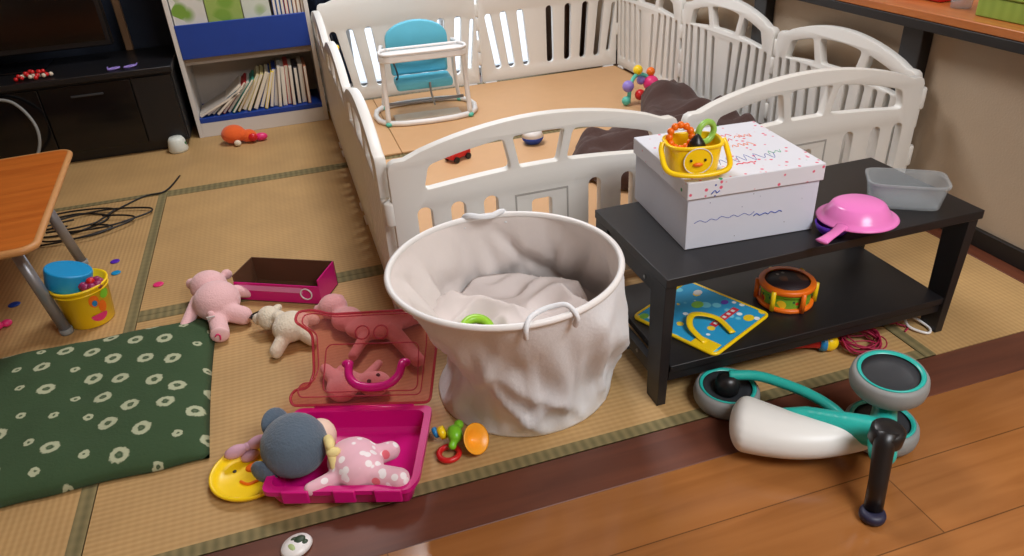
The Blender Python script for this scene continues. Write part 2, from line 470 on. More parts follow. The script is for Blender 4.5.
# right wall: beige panel, dark beams and posts, orange sill in the recess above
struct(obj('wall_right', B(1.752, 1.86, -2.0, 4.0, -.03, .548), M['wall']))
struct(obj('wall_right_upper', B(2.06, 2.12, -2.0, 4.0, .5, 2.32), M['wall']))
struct(obj('baseboard_right', B(1.738, 1.752, .994, 3.85, .002, .052), M['black_wood'], bevel=.002))
struct(obj('trim_3', B(1.69, 1.76, -.6, 3.85, .540, .566), M['black_wood'], bevel=.002))
struct(obj('trim_4', B(1.692, 2.06, -.6, 3.85, .5665, .590), M['sill'], bevel=.003))
struct(obj('trim_5', B(1.712, 1.751, 1.665, 1.742, .053, .539), M['black_wood'], bevel=.003))
struct(obj('trim_6', B(1.712, 1.751, 2.40, 2.475, .053, .539), M['black_wood'], bevel=.003))
struct(obj('trim_7', B(1.712, 1.751, .60, .68, .0, .539), M['black_wood'], bevel=.003))

# back wall with a bright sliding window behind the pen
struct(obj('wall_back', B(-2.4, .30, 3.84, 3.90, -.03, 2.32), M['wall_dark']))
struct(obj('wall_back_right', B(1.62, 2.12, 3.84, 3.90, -.03, 2.32), M['wall']))
struct(obj('wall_back_top', B(.30, 1.62, 3.84, 3.90, 1.95, 2.32), M['wall']))
struct(obj('baseboard_back', B(.02, .30, 3.82, 3.839, 0, .05), M['white_paint']))
wn = struct(obj('window_1', B(.31, 1.61, 3.868, 3.872, .03, 1.94), M['glass']))
bm = bmesh.new()
for x0, x1 in ((.30, .335), (.80, .835), (1.585, 1.62)): box(bm, x0, x1, 3.85, 3.89, 0, 1.95)
for z0, z1 in ((-.02, .03), (.30, .315), (1.91, 1.95)): box(bm, .336, 1.584, 3.852, 3.888, z0, z1)
obj('window_frame', bm, M['aluminium'], wn)
struct(obj('wall_left', B(-2.46, -2.4, -2.0, 4.0, -.03, 2.32), M['wall']))
struct(obj('wall_rear', B(-2.4, 2.12, -2.06, -2.0, -.03, 2.32), M['wall']))
struct(obj('ceiling', B(-2.46, 2.12, -2.06, 4.0, 2.32, 2.38), M['ceiling']))
# veranda ground and rail outside
struct(obj('ground_outside', B(-1, 4, 3.92, 9, -.2, -.1), mat('pale_concrete', (205, 205, 205), .9)))

# ceiling lamp discs; the one over the wood floor is added with the fill
for nm, x, y, lb in (('ceiling_lamp', .55, 2.64, 'round white ceiling lamp over the tatami room'), ('ceiling_lamp', 1.1, -.7, 'added round white disc for the fill light over the wood floor')):
    t = thing(nm, lb, 'lamp', (x, y, 2.32))
    bm = bmesh.new(); lathe(bm, [(0, 0), (.2, 0), (.2, -.02), (0, -.02)], 32); obj('base', bm, M['white'], t)

# posts and curtains behind the pen
o = obj('curtain', bmesh.new(), M['curtain'])
def curtain(name, x0, x1, y, z0, z1, m, amp=.018, per=.07):
    bm = bmesh.new(); n = int((x1-x0)/.008); fr = []; bk = []
    for i in range(n+1):
        x = x0+(x1-x0)*i/n; yy = y+amp*math.sin(x/per*2*PI)+amp*.4*math.sin(x/per*4.3)
        fr.append((bm.verts.new((x, yy-.003, z0)), bm.verts.new((x, yy-.003, z1)))); bk.append((bm.verts.new((x, yy+.003, z0)), bm.verts.new((x, yy+.003, z1))))
    for i in range(n):
        bm.faces.new((fr[i][0], fr[i+1][0], fr[i+1][1], fr[i][1])); bm.faces.new((bk[i][0], bk[i][1], bk[i+1][1], bk[i+1][0]))
        bm.faces.new((fr[i][1], fr[i+1][1], bk[i+1][1], bk[i][1])); bm.faces.new((fr[i][0], bk[i][0], bk[i+1][0], fr[i+1][0]))
    bm.faces.new((fr[0][0], fr[0][1], bk[0][1], bk[0][0])); bm.faces.new((fr[n][0], bk[n][0], bk[n][1], fr[n][1]))
    return obj(name, bm, m, smooth=True)
bpy.data.objects.remove(o)
tag(curtain('curtain', 1.30, 1.60, 3.775, .02, 1.9, M['curtain']), 'brown curtain seen through the slots of the back right pen panel', 'curtain')
tag(curtain('curtain', .145, .298, 3.775, .055, 1.9, M['navy'], .012), 'navy curtain hanging between the bookshelf and the white pen', 'curtain')

# ------------------------------------------------------------------ play pen
def pen_panel(W, H=.43, A=.49, fan=0.0, slots=None, square=True, th=.028, full=False):
    """loops for one panel: posts H high, arch A high"""
    def arch(u, h0, h1): return h0+(h1-h0)*math.sin(PI*max(0, min(1, u)))**.8
    out = [(0.004, .012), (W-.004, .012)]
    out += [(W-.004, H-.02), (W-.010, H-.006), (W-.022, H)]
    n = 16
    for i in range(n, -1, -1):
        u = i/n; x = .045+(W-.09)*u; out.append((x, arch(u, H, A)))
    out += [(.022, H), (.010, H-.006), (.004, H-.02)]
    holes = []
    if not full:
        # crescent openings between the outer arch and the lower arc, split by two slanted struts
        a0, a1 = .065, W-.065
        def top(x): u = (x-.045)/(W-.09); return arch(u, H, A)-.042
        def low(x):
            u = (x-.045)/(W-.09); return .345+.022*math.sin(PI*u)
        cuts = [(a0, a0+.012), (W*.36, W*.345), None, (W*.66, W*.675), (a1, a1-.012)]
        seg = [((a0+.02, a0+.035), (W*.40, W*.38)), ((W*.43, W*.41), (W*.56, W*.585)), ((W*.59, W*.615), (a1, a1-.012))] if square else [((a0, a0+.02), (W*.335, W*.30)), ((W*.385, W*.35), (W*.615, W*.65)), ((W*.665, W*.70), (a1, a1-.02))]
        for (lb, lt), (rb, rt) in seg:
            lp = []
            k = 7
            for i in range(k+1): x = lb+(rb-lb)*i/k; lp.append((x, low(x)))
            for i in range(k+1): x = rt+(lt-rt)*i/k; lp.append((x, top(x)))
            lp2 = [lp[0]]+lp[1:k]+[lp[k]]+[lp[k+1]]+lp[k+2:-1]+[lp[-1]]
            holes.append(roundloop(lp2, .016, 3))
    for (f, tilt, z0, z1, wd) in slots:
        cx = W*f; zc = (z0+z1)/2; lp = rr(-wd/2, wd/2, z0-zc, z1-zc, wd/2-.0005, 5)
        holes.append([(cx+p[0]*math.cos(tilt)+p[1]*math.sin(tilt), zc-p[0]*math.sin(tilt)+p[1]*math.cos(tilt)) for p in lp])
    if square: holes.append(rr(W*.5-.026, W*.5+.026, .205, .275, .010))
    return [out]+holes

PEN_SLOTS = {
    'front': [(f, 0, .06, .305, .036) for f in (.105, .215, .325)]+[(f, 0, .06, .305, .032) for f in (.69, .81, .91)],
    'fan': [(.07, -.02, .06, .34, .022), (.15, -.03, .06, .345, .022), (.235, -.05, .06, .345, .022), (.33, -.10, .06, .345, .022), (.42, -.05, .06, .33, .022), (.60, .06, .06, .33, .022), (.69, .06, .06, .345, .022), (.78, .05, .06, .345, .022), (.87, .03, .06, .345, .022), (.94, .01, .06, .34, .018)],
    'wide': [(.10, -.16, .07, .345, .034), (.20, -.13, .07, .35, .034), (.31, -.09, .07, .35, .034), (.50, 0, .07, .35, .036), (.63, .03, .07, .35, .036), (.75, .07, .07, .35, .034), (.86, .10, .07, .35, .034), (.95, .13, .09, .33, .02)],
}
def make_panel(kind, W, label, loc, rz, square, full=False, H=.43, A=.49):
    t = thing('playpen_panel', label, 'playpen panel', loc, rz, 'white playpen panels around the play area')
    p = plate('board', pen_panel(W, H, A, slots=PEN_SLOTS[kind], square=square, full=full), .028, M['pen'], t, .004)
    # hinge knuckles at both ends, feet, recess line
    for x in (-.001, W+.001):
        for z0, z1 in ((.10, .16), (.27, .33)) if x < 0 else ((.165, .225), (.335, .395)):
            bm = bmesh.new(); lathe(bm, [(0, z0), (.013, z0), (.015, z0+.004), (.015, z1-.004), (.013, z1), (0, z1)], 16, Matrix.Translation((x, 0, 0)))
            obj('hinge', bm, M['pen'], t, smooth=True)
    for x in (.05, W-.05):
        obj('foot', B(x-.03, x+.03, -.018, .018, .001, .0119), M['white'], t, bevel=.003)
    if square:
        bm = bmesh.new(); x0, x1 = W*.5-.07, W*.5+.07
        box(bm, x0, x1, -.0155, -.0138, .292, .297); box(bm, x0, x0+.004, -.0155, -.0138, .11, .292); box(bm, x1-.004, x1, -.0155, -.0138, .11, .292)
        bmesh.ops.remove_doubles(bm, verts=bm.verts, dist=.0005)
        obj('recess_line', bm, M['pen_line'], t)
    return t
WF = .752
make_panel('front', WF, 'white playpen panel behind the canvas hamper, its handle opening over the front left', (.168, 1.603, 0), 0, True)
make_panel('front', WF, 'white arched playpen panel directly behind the black shelf and the pink pan', (.932, 1.603, 0), 0, True)
LS = .655
for i, lb in enumerate(('near white playpen panel on the left side, beside the hamper rim',
                        'middle white playpen panel of the left side, seen edge on beyond the hamper',
                        'far white playpen panel of the left side, beside the bookshelf')):
    make_panel('fan', LS, lb, (.164, 1.628+i*(LS+.012), 0), PI/2, False)
for i, lb in enumerate(('white arched playpen panel against the right wall below the dark post',
                        'middle white playpen panel along the right side with three openings in its arch',
                        'far right white playpen panel with tall slots, next to the back corner')):
    make_panel('fan', LS, lb, (1.700, 1.628+i*(LS+.012), 0), PI/2, False)
make_panel('wide', WF, 'back left white playpen panel with daylight slots behind the baby chair', (.180, 3.632, 0), 0, False, True, H=.47, A=.52)
make_panel('wide', WF, 'back right white playpen panel with dark slots beside the back corner', (.936, 3.632, 0), 0, False, True, H=.47, A=.52)
# tan sheets over the tatami inside the pen, lighter than the tatami
tag(obj('pen_floor_sheet', B(.195, 1.665, 1.64, 2.745, .002, .012), M['mat'], bevel=.003), 'tan sheet over the tatami in the near half of the pen', 'mat')
m1 = tag(obj('pen_floor_sheet', B(.195, .372, 2.80, 3.60, .002, .012), M['mat'], bevel=.003), 'narrow tan sheet along the far left side of the pen', 'mat')
m2 = tag(obj('pen_floor_sheet', B(.374, 1.665, 2.80, 3.60, .002, .012), M['mat'], bevel=.003), 'wide tan sheet under the baby chair in the far half of the pen', 'mat')

# ------------------------------------------------------------------ baby chair
t = thing('baby_chair', 'white framed low baby chair with light blue pads and tray inside the pen', 'chair', (.565, 3.20, .012), -.06)
for s in (-1, 1):
    bm = bmesh.new()
    T(bm, [(s*.175, -.05, .29), (s*.178, -.06, .15), (s*.182, -.07, .02)], .011)
    T(bm, [(s*.16, .12, .30), (s*.165, .16, .15), (s*.18, .19, .02)], .009)
    T(bm, [(s*.175, -.05, .29), (s*.17, .04, .305), (s*.16, .12, .30)], .010)
    obj('side_frame', bm, M['white'], t, smooth=True)
bm = bmesh.new(); T(bm, [(-.182, -.07, .012), (.182, -.07, .012), (.182, .19, .012), (-.182, .19, .012)], .012, 4, True)
obj('base_frame', bm, M['white'], t, smooth=True)
obj('foot_plate', B(-.15, .15, -.045, .05, .006, .012), M['beige'], t, bevel=.002)
bm = bmesh.new(); tube(bm, [(-.17, .0, .075), (.17, .0, .075)], .007); obj('cross_bar', bm, M['metal'], t, smooth=True)
obj('back_pad', (lambda b: b)(B(-.128, .128, .10, .135, .17, .262)), M['skyblue'], t, bevel=.012, seg=3)
lp = [(-.138, .275), (.138, .275)]+[(.138*math.cos(PI*i/14), .325+.075*math.sin(PI*i/14)) for i in range(15)]
plate('head_pad', [lp], .04, M['skyblue'], t, .008, Matrix.Translation((0, .125, 0)))
obj('seat_pad', B(-.125, .125, -.04, .10, .135, .175), M['skyblue'], t, bevel=.014, seg=3)
bm = bmesh.new(); lp = rr(-.19, .19, -.115, .005, .05, 8)
hexa(bm, [(x, y, .278) for x, y in lp], [(x, y, .305) for x, y in lp])
tr = obj('tray', bm, M['white'], t, bevel=.005)
bm = bmesh.new(); T(bm, [(x*.97, -.065+(y+.065)*.95, .312) for x, y in lp[::2]], .006, 3, True, seg=8); obj('tray_rim', bm, M['white'], t, smooth=True)
bm = bmesh.new(); T(bm, [(-.12, .095, .235), (0, .088, .24), (.12, .095, .245)], .004); T(bm, [(-.13, .09, .29), (-.11, .02, .20), (-.12, -.03, .19)], .004); obj('strap', bm, M['darkgrey'], t, smooth=True)
bm = bmesh.new(); T(bm, [(.02, -.045, .165), (.02, -.06, .12), (.03, -.055, .07)], .011, flat=.4); obj('crotch_belt', bm, M['tyre'], t, smooth=True)
for x in (-.182, .182):
    for y in (-.075, .185): 
        bm = bmesh.new(); sph(bm, (x, y, .010), (.016, .016, .010), 12); obj('foot_cap', bm, M['mint'], t, smooth=True)

# ------------------------------------------------------------------ things inside the pen
def cloth_heap(name, outline, z0, h, m, seed, res=.018):
    xs = [p[0] for p in outline]; ys = [p[1] for p in outline]
    def inside(x, y):
        c = False; n = len(outline)
        for i in range(n):
            x1, y1 = outline[i]; x2, y2 = outline[i-1]
            if (y1 > y) != (y2 > y) and x < (x2-x1)*(y-y1)/(y2-y1)+x1: c = not c
        return c
    def dist(x, y):
        d = 9
        for i in range(len(outline)):
            a = Vector(outline[i-1]); b = Vector(outline[i]); p = Vector((x, y)); ab = b-a
            t_ = max(0, min(1, (p-a).dot(ab)/ab.dot(ab))); d = min(d, (p-(a+ab*t_)).length)
        return d
    bm = bmesh.new(); g = {}
    nx = int((max(xs)-min(xs))/res)+1; ny = int((max(ys)-min(ys))/res)+1
    for i in range(nx+1):
        for j in range(ny+1):
            x = min(xs)+i*res; y = min(ys)+j*res
            if inside(x, y):
                e = min(1, dist(x, y)/.05); n = noise.noise(Vector((x*9+seed, y*9, seed)))*.5+abs(noise.noise(Vector((x*5, y*14+seed, 1))))
                g[i, j] = bm.verts.new((x, y, z0+.006+h*e**.5*(.55+.55*n)))
    for (i, j) in list(g):
        q = [(i, j), (i+1, j), (i+1, j+1), (i, j+1)]
        if all(k in g for k in q): bm.faces.new([g[k] for k in q])
    bmesh.ops.delete(bm, geom=[v for v in bm.verts if not v.link_faces], context='VERTS')
    top = list(bm.faces); ex = bmesh.ops.extrude_face_region(bm, geom=top)
    for v in [e for e in ex['geom'] if isinstance(e, bmesh.types.BMVert)]: v.co.z = z0
    o = obj(name, bm, m, smooth=True)
    sd = o.modifiers.new('s', 'SMOOTH'); sd.factor = .5; sd.iterations = 3
    return o
tag(cloth_heap('blanket', [(.93, 2.10), (1.35, 1.80), (1.665, 1.80), (1.665, 2.95), (1.46, 2.90), (1.30, 2.56), (1.0, 2.50), (.90, 2.34)], .013, .16, M['brownblanket'], 2.3), 'crumpled dark brown blanket lying in the pen', 'blanket')
# bead toy
t = thing('bead_toy', 'colourful baby bead toy standing on the pen mat by the blanket', 'toy', (1.50, 2.96, .0125), .3)
bm = bmesh.new(); T(bm, [(-.07, 0, .008), (-.06, 0, .09), (0, .02, .12), (.06, 0, .09), (.08, 0, .008)], .009); obj('arch', bm, M['mint'], t, smooth=True)
for c, r, mm in (((-.075, 0, .085), .026, 'lilac'), ((0, .02, .14), .022, 'yellow'), ((-.03, -.03, .045), .024, 'red'), ((.055, -.01, .075), .036, 'pinktoy'), ((.06, 0, .125), .020, 'orange'), ((.02, .02, .09), .02, 'lilac'), ((.09, -.02, .022), .02, 'mint'), ((-.085, 0, .022), .02, 'mint')):
    bm = bmesh.new(); sph(bm, c, r, 16); obj('bead', bm, M[mm], t, smooth=True)
# red car toy
t = thing('toy_car', 'small red and yellow toy car on the pen mat near the left panel', 'toy', (.56, 2.62, .0125), .5)
obj('body', B(-.05, .05, -.025, .025, .012, .04), M['red'], t, bevel=.008, seg=3)
obj('cabin', B(-.025, .03, -.02, .02, .041, .062), M['orange'], t, bevel=.006, seg=3)
for x in (-.03, .03):
    for y in (-.027, .027):
        bm = bmesh.new(); lathe(bm, [(0, -.005), (.012, -.005), (.012, .005), (0, .005)], 14, Matrix.Translation((x, y, .012)) @ Matrix.Rotation(PI/2, 4, 'X')); obj('wheel', bm, M['black'], t)
# rattle
t = thing('wobble_toy', 'white and blue wobble toy with a red ball on the pen mat', 'toy', (.88, 2.66, .0125))
bm = bmesh.new(); lathe(bm, [(0, .001), (.03, .004), (.042, .02), (.044, .03), (0, .03)], 20); obj('base', bm, M['blue'], t, smooth=True)
bm = bmesh.new(); lathe(bm, [(0, .0305), (.044, .0305), (.036, .05), (.02, .06), (0, .063)], 20); obj('dome', bm, M['white'], t, smooth=True)
bm = bmesh.new(); sph(bm, (.03, .0, .072), .016, 14); obj('knob', bm, M['red'], t, smooth=True)
# yellow buttons strip on left panel: small stars tied inside
t = thing('hanging_toy', 'string of small yellow beads hanging inside the left pen panel', 'toy', (.205, 3.05, 0))
bm = bmesh.new(); tube(bm, [(-.009, .06, .43), (-.009, .0, .05)], .0015, 6); obj('cord', bm, M['darkgrey'], t)
for k in range(4):
    bm = bmesh.new(); sph(bm, (0.002, .052-.018*k, .38-.11*k), .012, 12); obj('bead', bm, M['yellow'], t, smooth=True)

# ------------------------------------------------------------------ bookshelf
t = thing('bookshelf', 'white bookshelf with blue fabric fronts against the dark back wall', 'bookshelf', (-.428, 3.41, 0))
Wb, Hb, Db = .568, .95, .26
for x in (0, Wb-.018): obj('side_panel', B(x, x+.018, 0, Db, 0, Hb), M['white_paint'], t, bevel=.001)
obj('plinth', B(.0185, Wb-.0185, .0, .016, .001, .062), M['white_paint'], t)
obj('bottom_shelf', B(.0185, Wb-.0185, .0, Db-.006, .063, .083), M['blue'], t)
obj('back_panel', B(.0185, Wb-.0185, Db-.0055, Db, .0, Hb), M['shelfback'], t)
obj('fabric_front', B(.0185, Wb-.0185, -.002, .012, .340, .478), M['blue'], t, bevel=.002)
obj('middle_shelf', B(.0185, Wb-.0185, .013, Db-.006, .36, .376), M['white_paint'], t)
obj('under_board', B(.0185, Wb-.0185, .05, .066, .305, .3595), M['shelfback'], t)
obj('fabric_front', B(.0185, Wb-.0185, -.002, .012, .72, .86), M['blue'], t, bevel=.002)
obj('middle_shelf', B(.0185, Wb-.0185, .013, Db-.006, .70, .716), M['white_paint'], t)

# books: bottom shelf
bookcols = [(196, 188, 178), (30, 70, 90), (226, 218, 204), (206, 196, 180), (178, 36, 44), (232, 228, 220), (60, 150, 130), (226, 190, 60), (236, 226, 180), (214, 200, 140), (226, 216, 190), (30, 80, 160), (240, 210, 60), (40, 60, 130), (222, 216, 206), (196, 190, 180), (228, 222, 210), (200, 70, 60), (214, 208, 196), (60, 60, 70), (224, 216, 200), (180, 120, 90)]
names_c = ['grey', 'dark teal', 'cream', 'beige', 'red', 'white', 'green', 'ochre', 'pale yellow', 'tan', 'cream', 'blue', 'yellow', 'navy', 'off white', 'light grey', 'ivory', 'brick red', 'pale beige', 'charcoal', 'ivory', 'brown']
cream = mat('book_pages', (232, 224, 206), .9)
def book(c, w_, h_, d_, loc, lean, label, group, rz=0, first='book'):
    o = thing('book', label, 'book', loc, rz, group)
    R = Matrix.Rotation(lean, 4, 'Y')
    mcol = mat('book_cover', c, .55, var=.12, scale=30)
    obj('cover', B(0, w_, 0, d_, 0, h_, mt=R), mcol, o)
    obj('pages', B(w_*.15, w_*.85, -.0012, d_*.5, .003, h_-.003, mt=R), cream, o)
x = .022; lean0 = [66, 60, 52, 50, 44, 42, 40, 36, 33, 30, 28, 25, 20, 14, 10, 8, 6, 5, 4, 3, 3, 2]
hts = [.235, .20, .21, .19, .20, .19, .205, .18, .20, .205, .20, .19, .195, .20, .19, .21, .20, .205, .20, .19, .20, .195]
pos = [.022, .050, .072, .095, .118, .140, .160, .182, .202, .225, .252, .278, .300, .322, .342, .362, .382, .402, .424, .446, .468, .492]
ords = ['first', 'second', 'third', 'fourth', 'fifth', 'sixth', 'seventh', 'eighth', 'ninth', 'tenth', 'eleventh', 'twelfth', 'thirteenth', 'fourteenth', 'fifteenth', 'sixteenth', 'seventeenth', 'eighteenth', 'nineteenth', 'twentieth', 'twenty-first', 'rightmost']
for i in range(22):
    a = math.radians(lean0[i]); wd = .010 if i < 8 else .013+.004*(i % 3)
    wd = min(wd, .0125+.006*math.cos(a)) 
    # the base corner lies on the shelf
    book(bookcols[i], wd, hts[i]*.86, .17, (-.428+pos[i]+.0, 3.425+.012*((i*7) % 3), .0845+wd*math.sin(a)), a, '%s picture book, %s from the left on the bottom shelf, %s' % (names_c[i], ords[i], 'leaning far over' if lean0[i] > 35 else ('tilted' if lean0[i] > 12 else 'nearly upright')), 'picture books on the bottom shelf')
# books: upper shelf, only their lower edges in frame
up = [((214, 214, 206), .13, 'white poster book with a red heading'), ((150, 176, 90), .14, 'pale green picture book'), ((206, 214, 200), .11, 'pale grey picture book')]
xx = -.405
for c, wd, lb in up:
    o = thing('picture_book', lb + ' facing forward on the upper shelf', 'book', (xx, 3.424, .378), 0, 'books facing forward on the upper shelf')
    mm = mat('cover', c, .5, var=.1, scale=12); spots(mm, (120, 160, 60), 12, .35, wd*30, soft=.2, frac=.5)
    obj('cover', B(0, wd, 0, .006, 0, .26), mm, o); xx += wd+.004
for i, (c, lb) in enumerate((((20, 90, 190), 'bright blue'), ((30, 120, 200), 'sky blue'), ((20, 60, 140), 'dark blue'), ((200, 60, 60), 'red'), ((60, 140, 190), 'teal blue'), ((190, 120, 90), 'terracotta'), ((210, 180, 150), 'sand'), ((150, 90, 70), 'brown'))):
    book(c, .014, .17+.01*(i % 3), .14, (xx+.004+i*.0165, 3.43, .3775), math.radians(1.5), lb+' spine book standing on the upper shelf', 'books upright on the upper shelf')

# ------------------------------------------------------------------ tv board, tv
t = thing('tv_board', 'long black television board with smoked glass doors against the back wall', 'cabinet', (-.455, 3.30, 0), .0)
obj('body', B(-1.55, 0, .012, .42, .035, .325), M['tvboard'], t)
obj('top_board', B(-1.57, .008, -.012, .43, .326, .350), M['tvboard'], t, bevel=.003)
obj('plinth', B(-1.52, -.02, .03, .40, 0, .034), M['black'], t)
for x0, x1 in ((-1.54, -1.05), (-1.045, -.50), (-.495, -.16)):
    d = obj('door', B(x0, x1, -.004, .0115, .05, .315), M['darkgloss'], t, bevel=.002)
    obj('handle', B((x0+x1)/2-.06, (x0+x1)/2+.06, -.010, -.0045, .27, .278), M['darkgrey'], d, bevel=.001)
obj('side_post', B(-.155, -.005, -.004, .0115, .05, .315), M['tvboard'], t)
t = thing('television', 'large black flat television on the black board', 'television', (-1.20, 3.56, .3505))
obj('panel', B(-.62, .52, -.02, .03, .06, .78), M['black'], t, bevel=.006)
obj('screen', B(-.60, .50, -.0225, -.0205, .085, .765), M['screen'], t)
obj('neck', B(-.06, .06, -.005, .025, .008, .0595), M['black'], t)
obj('base', B(-.25, .25, -.09, .11, 0, .0078), M['darkgloss'], t, bevel=.003)
# wooden strip behind tv
tag(obj('wooden_post', B(-.665, -.635, 3.70, 3.73, 0.3505, 1.3), wood('pale_strip', (150, 120, 92), (120, 92, 66), 2), bevel=.004), 'pale brown upright strip behind the television right edge', 'post')
# little items on the board
t = thing('bead_bracelet', 'small heap of red and cream beads on the left of the television board', 'toy', (-.955, 3.34, .3505))
for k in range(26):
    a = k*2.399; r = .045*math.sqrt(k/26)
    bm = bmesh.new(); sph(bm, (r*1.5*math.cos(a), r*.7*math.sin(a), .008+.026*(1-k/26)*abs(math.sin(k))), .0085, 8); obj('bead', bm, M['red'] if k % 3 else M['creamplush'], t, smooth=True)
t = thing('toy_glasses', 'small clear pink toy glasses on the right end of the television board', 'toy', (-.635, 3.335, .3505), .1)
bm = bmesh.new()
for s in (-1, 1): T(bm, [(s*.03+.022*math.cos(a), 0.012*math.sin(a), .006+.002*math.cos(a)) for a in [2*PI*i/10 for i in range(10)]], .0035, 3, True, 8)
T(bm, [(-.052, 0, .006), (-.055, .04, .006)], .003); T(bm, [(.052, 0, .006), (.056, .04, .006)], .003)
obj('frame', bm, M['lilac'], t, smooth=True)
# white and green toy on floor
t = thing('toy_cup', 'small white toy cup with green marks on the tatami by the black board', 'toy', (-.505, 3.27, .0005), .2)
bm = bmesh.new(); lathe(bm, [(0, 0), (.036, 0), (.040, .01), (.034, .05), (.026, .062), (0, .064)], 24); mm = mat('white_green_print', (216, 222, 214), .4); spots(mm, (30, 110, 60), 34, .34, 1.0, frac=.6); obj('cup', bm, mm, t, smooth=True)

# cables beside the table
bm = bmesh.new(); rnd = random.Random(3)
for k in range(5):
    cx, cy = -.80+rnd.uniform(-.05, .08), 2.62+rnd.uniform(-.08, .08); rx, ry = rnd.uniform(.08, .17), rnd.uniform(.05, .11); ph = rnd.uniform(0, 6)
    T(bm, [(cx+rx*math.cos(ph+a)*(1+.15*math.sin(3*a)), cy+ry*math.sin(ph+a), .005+.003*k) for a in [5.6*i/12 for i in range(13)]], .0032, 5, seg=6)
T(bm, [(-.70, 2.66, .004), (-.60, 2.78, .004), (-.52, 2.80, .006), (-.48, 2.95, .004)], .003, 6, seg=6)
tag(obj('cable', bm, M['wire'], smooth=True), 'tangle of thin black cables on the tatami behind the orange table', 'cable')
bm = bmesh.new(); T(bm, [(-1.09, 3.18, .012), (-1.0, 3.2, .10), (-.98, 3.22, .2), (-1.04, 3.26, .29), (-1.14, 3.27, .31)], .006, 8)
tag(obj('cord', bm, M['tyre'], smooth=True), 'pale grey cord looping down in front of the black board', 'cable')

# ------------------------------------------------------------------ orange table
t = thing('low_table', 'orange topped low table with grey metal legs at the left edge', 'table', (-.640, 1.775, 0), .075)
lp = rr(-1.0, 0.0, 0.0, .735, .035, 6)
bm = bmesh.new(); hexa(bm, [(x, y, .283) for x, y in lp], [(x, y, .300) for x, y in lp]); obj('table_top', bm, M['tabletop'], t, bevel=.002)
bm = bmesh.new(); T(bm, [(x*1.0, y, .2915) for x, y in lp], .0092, 1, True, 10); obj('edge_band', bm, M['tableedge'], t, smooth=True)
for (fx, fy, tx, ty) in ((-.037, .107, -.085, .135), (-.037, .517, -.085, .515), (-.95, .107, -.90, .135), (-.95, .517, -.90, .515)):
    l = bmesh.new(); tube(l, [(tx, ty, .282), (fx, fy, .012)], .0145, 18); l2 = obj('leg', l, M['metal'], t, smooth=True)
    l = bmesh.new(); lathe(l, [(0, 0), (.0155, 0), (.0165, .004), (.0165, .016), (0, .016)], 18, Matrix.Translation((fx, fy, .0005))); obj('rubber_foot', l, M['tyre'], l2, smooth=True)

# ------------------------------------------------------------------ bucket of toys
t = thing('toy_bucket', 'yellow plastic bucket with printed sticker under the orange table edge', 'bucket', (-.630, 1.928, .0005), .3)
t.scale = (.84, .84, .86)
bm = bmesh.new(); lathe(bm, [(0, 0), (.062, 0), (.066, .004), (.080, .128), (.084, .130), (.084, .136), (.077, .136), (.063, .008), (0, .006)], 40); obj('body', bm, M['yellow'], t, smooth=True)
bm = bmesh.new(); T(bm, [(.078*math.cos(a), .078*math.sin(a), .117) for a in [0+2*PI*i/24 for i in range(24)]], .003, 2, True, 8); obj('ridge', bm, M['yellow'], t, smooth=True)
def patch(r0, r1, z0, z1, a0, a1, m, name, shape, off=.0012):
    """sticker hugging the cone wall"""
    bm = bmesh.new(); n = 24; vs = []
    for i in range(n):
        a = 2*PI*i/n; u, v = shape(a); ang = a0+(a1-a0)*(.5+.5*u); z = z0+(z1-z0)*(.5+.5*v)
        r = r0+(r1-r0)*z/.13+off; vs.append(bm.verts.new((r*math.cos(ang), r*math.sin(ang), z)))
    c = bm.verts.new((0, 0, 0)); ang = (a0+a1)/2; z = (z0+z1)/2; r = r0+(r1-r0)*z/.13+off*1.6; c.co = (r*math.cos(ang), r*math.sin(ang), z)
    for i in range(n): bm.faces.new((c, vs[i], vs[(i+1) % n]))
    return obj(name, bm, m, t, smooth=True)
ci = lambda a: (math.cos(a), math.sin(a))
A0 = -1.45
patch(.066, .080, .070, .112, A0-.05, A0+.35, M['orange'], 'sticker', ci)
patch(.066, .080, .020, .062, A0-.15, A0+.55, M['pinktoy'], 'sticker', lambda a: (math.cos(a), math.sin(a)*(1 if math.sin(a) < 0 else .2)), .0016)
patch(.066, .080, .045, .085, A0+.25, A0+.60, M['orange'], 'sticker', ci, .0020)
patch(.066, .080, .085, .115, A0+.45, A0+.90, M['green'], 'sticker', ci)
patch(.066, .080, .074, .095, A0+.05, A0+.25, M['bluetoy'], 'sticker', ci, .0024)
t = thing('bucket_lid', 'blue round lid stuck into the top of the yellow bucket', 'lid', (-.655, 1.945, .118), .2)
t.scale = (.82, .82, .9)
bm = bmesh.new(); lathe(bm, [(0, -.035), (.060, -.035), (.066, -.03), (.068, .02), (.066, .026), (0, .028)], 36, Matrix.Rotation(.30, 4, 'Y') @ Matrix.Translation((0, 0, .012))); obj('shell', bm, M['cyan'], t, smooth=True, bevel=.003)
t = thing('toy_flower', 'small dark pink flower toy poking out of the yellow bucket', 'toy', (-.596, 1.908, .105), .2)
bm = bmesh.new()
for k in range(8):
    a = k*PI/4; sph(bm, (.020*math.cos(a), .020*math.sin(a), .008), (.012, .012, .012), 10)
obj('petals', bm, mat('dark_pink_plastic', (150, 40, 90), .4), t, smooth=True)
bm = bmesh.new(); sph(bm, (0, 0, .016), .011, 12); obj('centre', bm, M['red'], t, smooth=True)

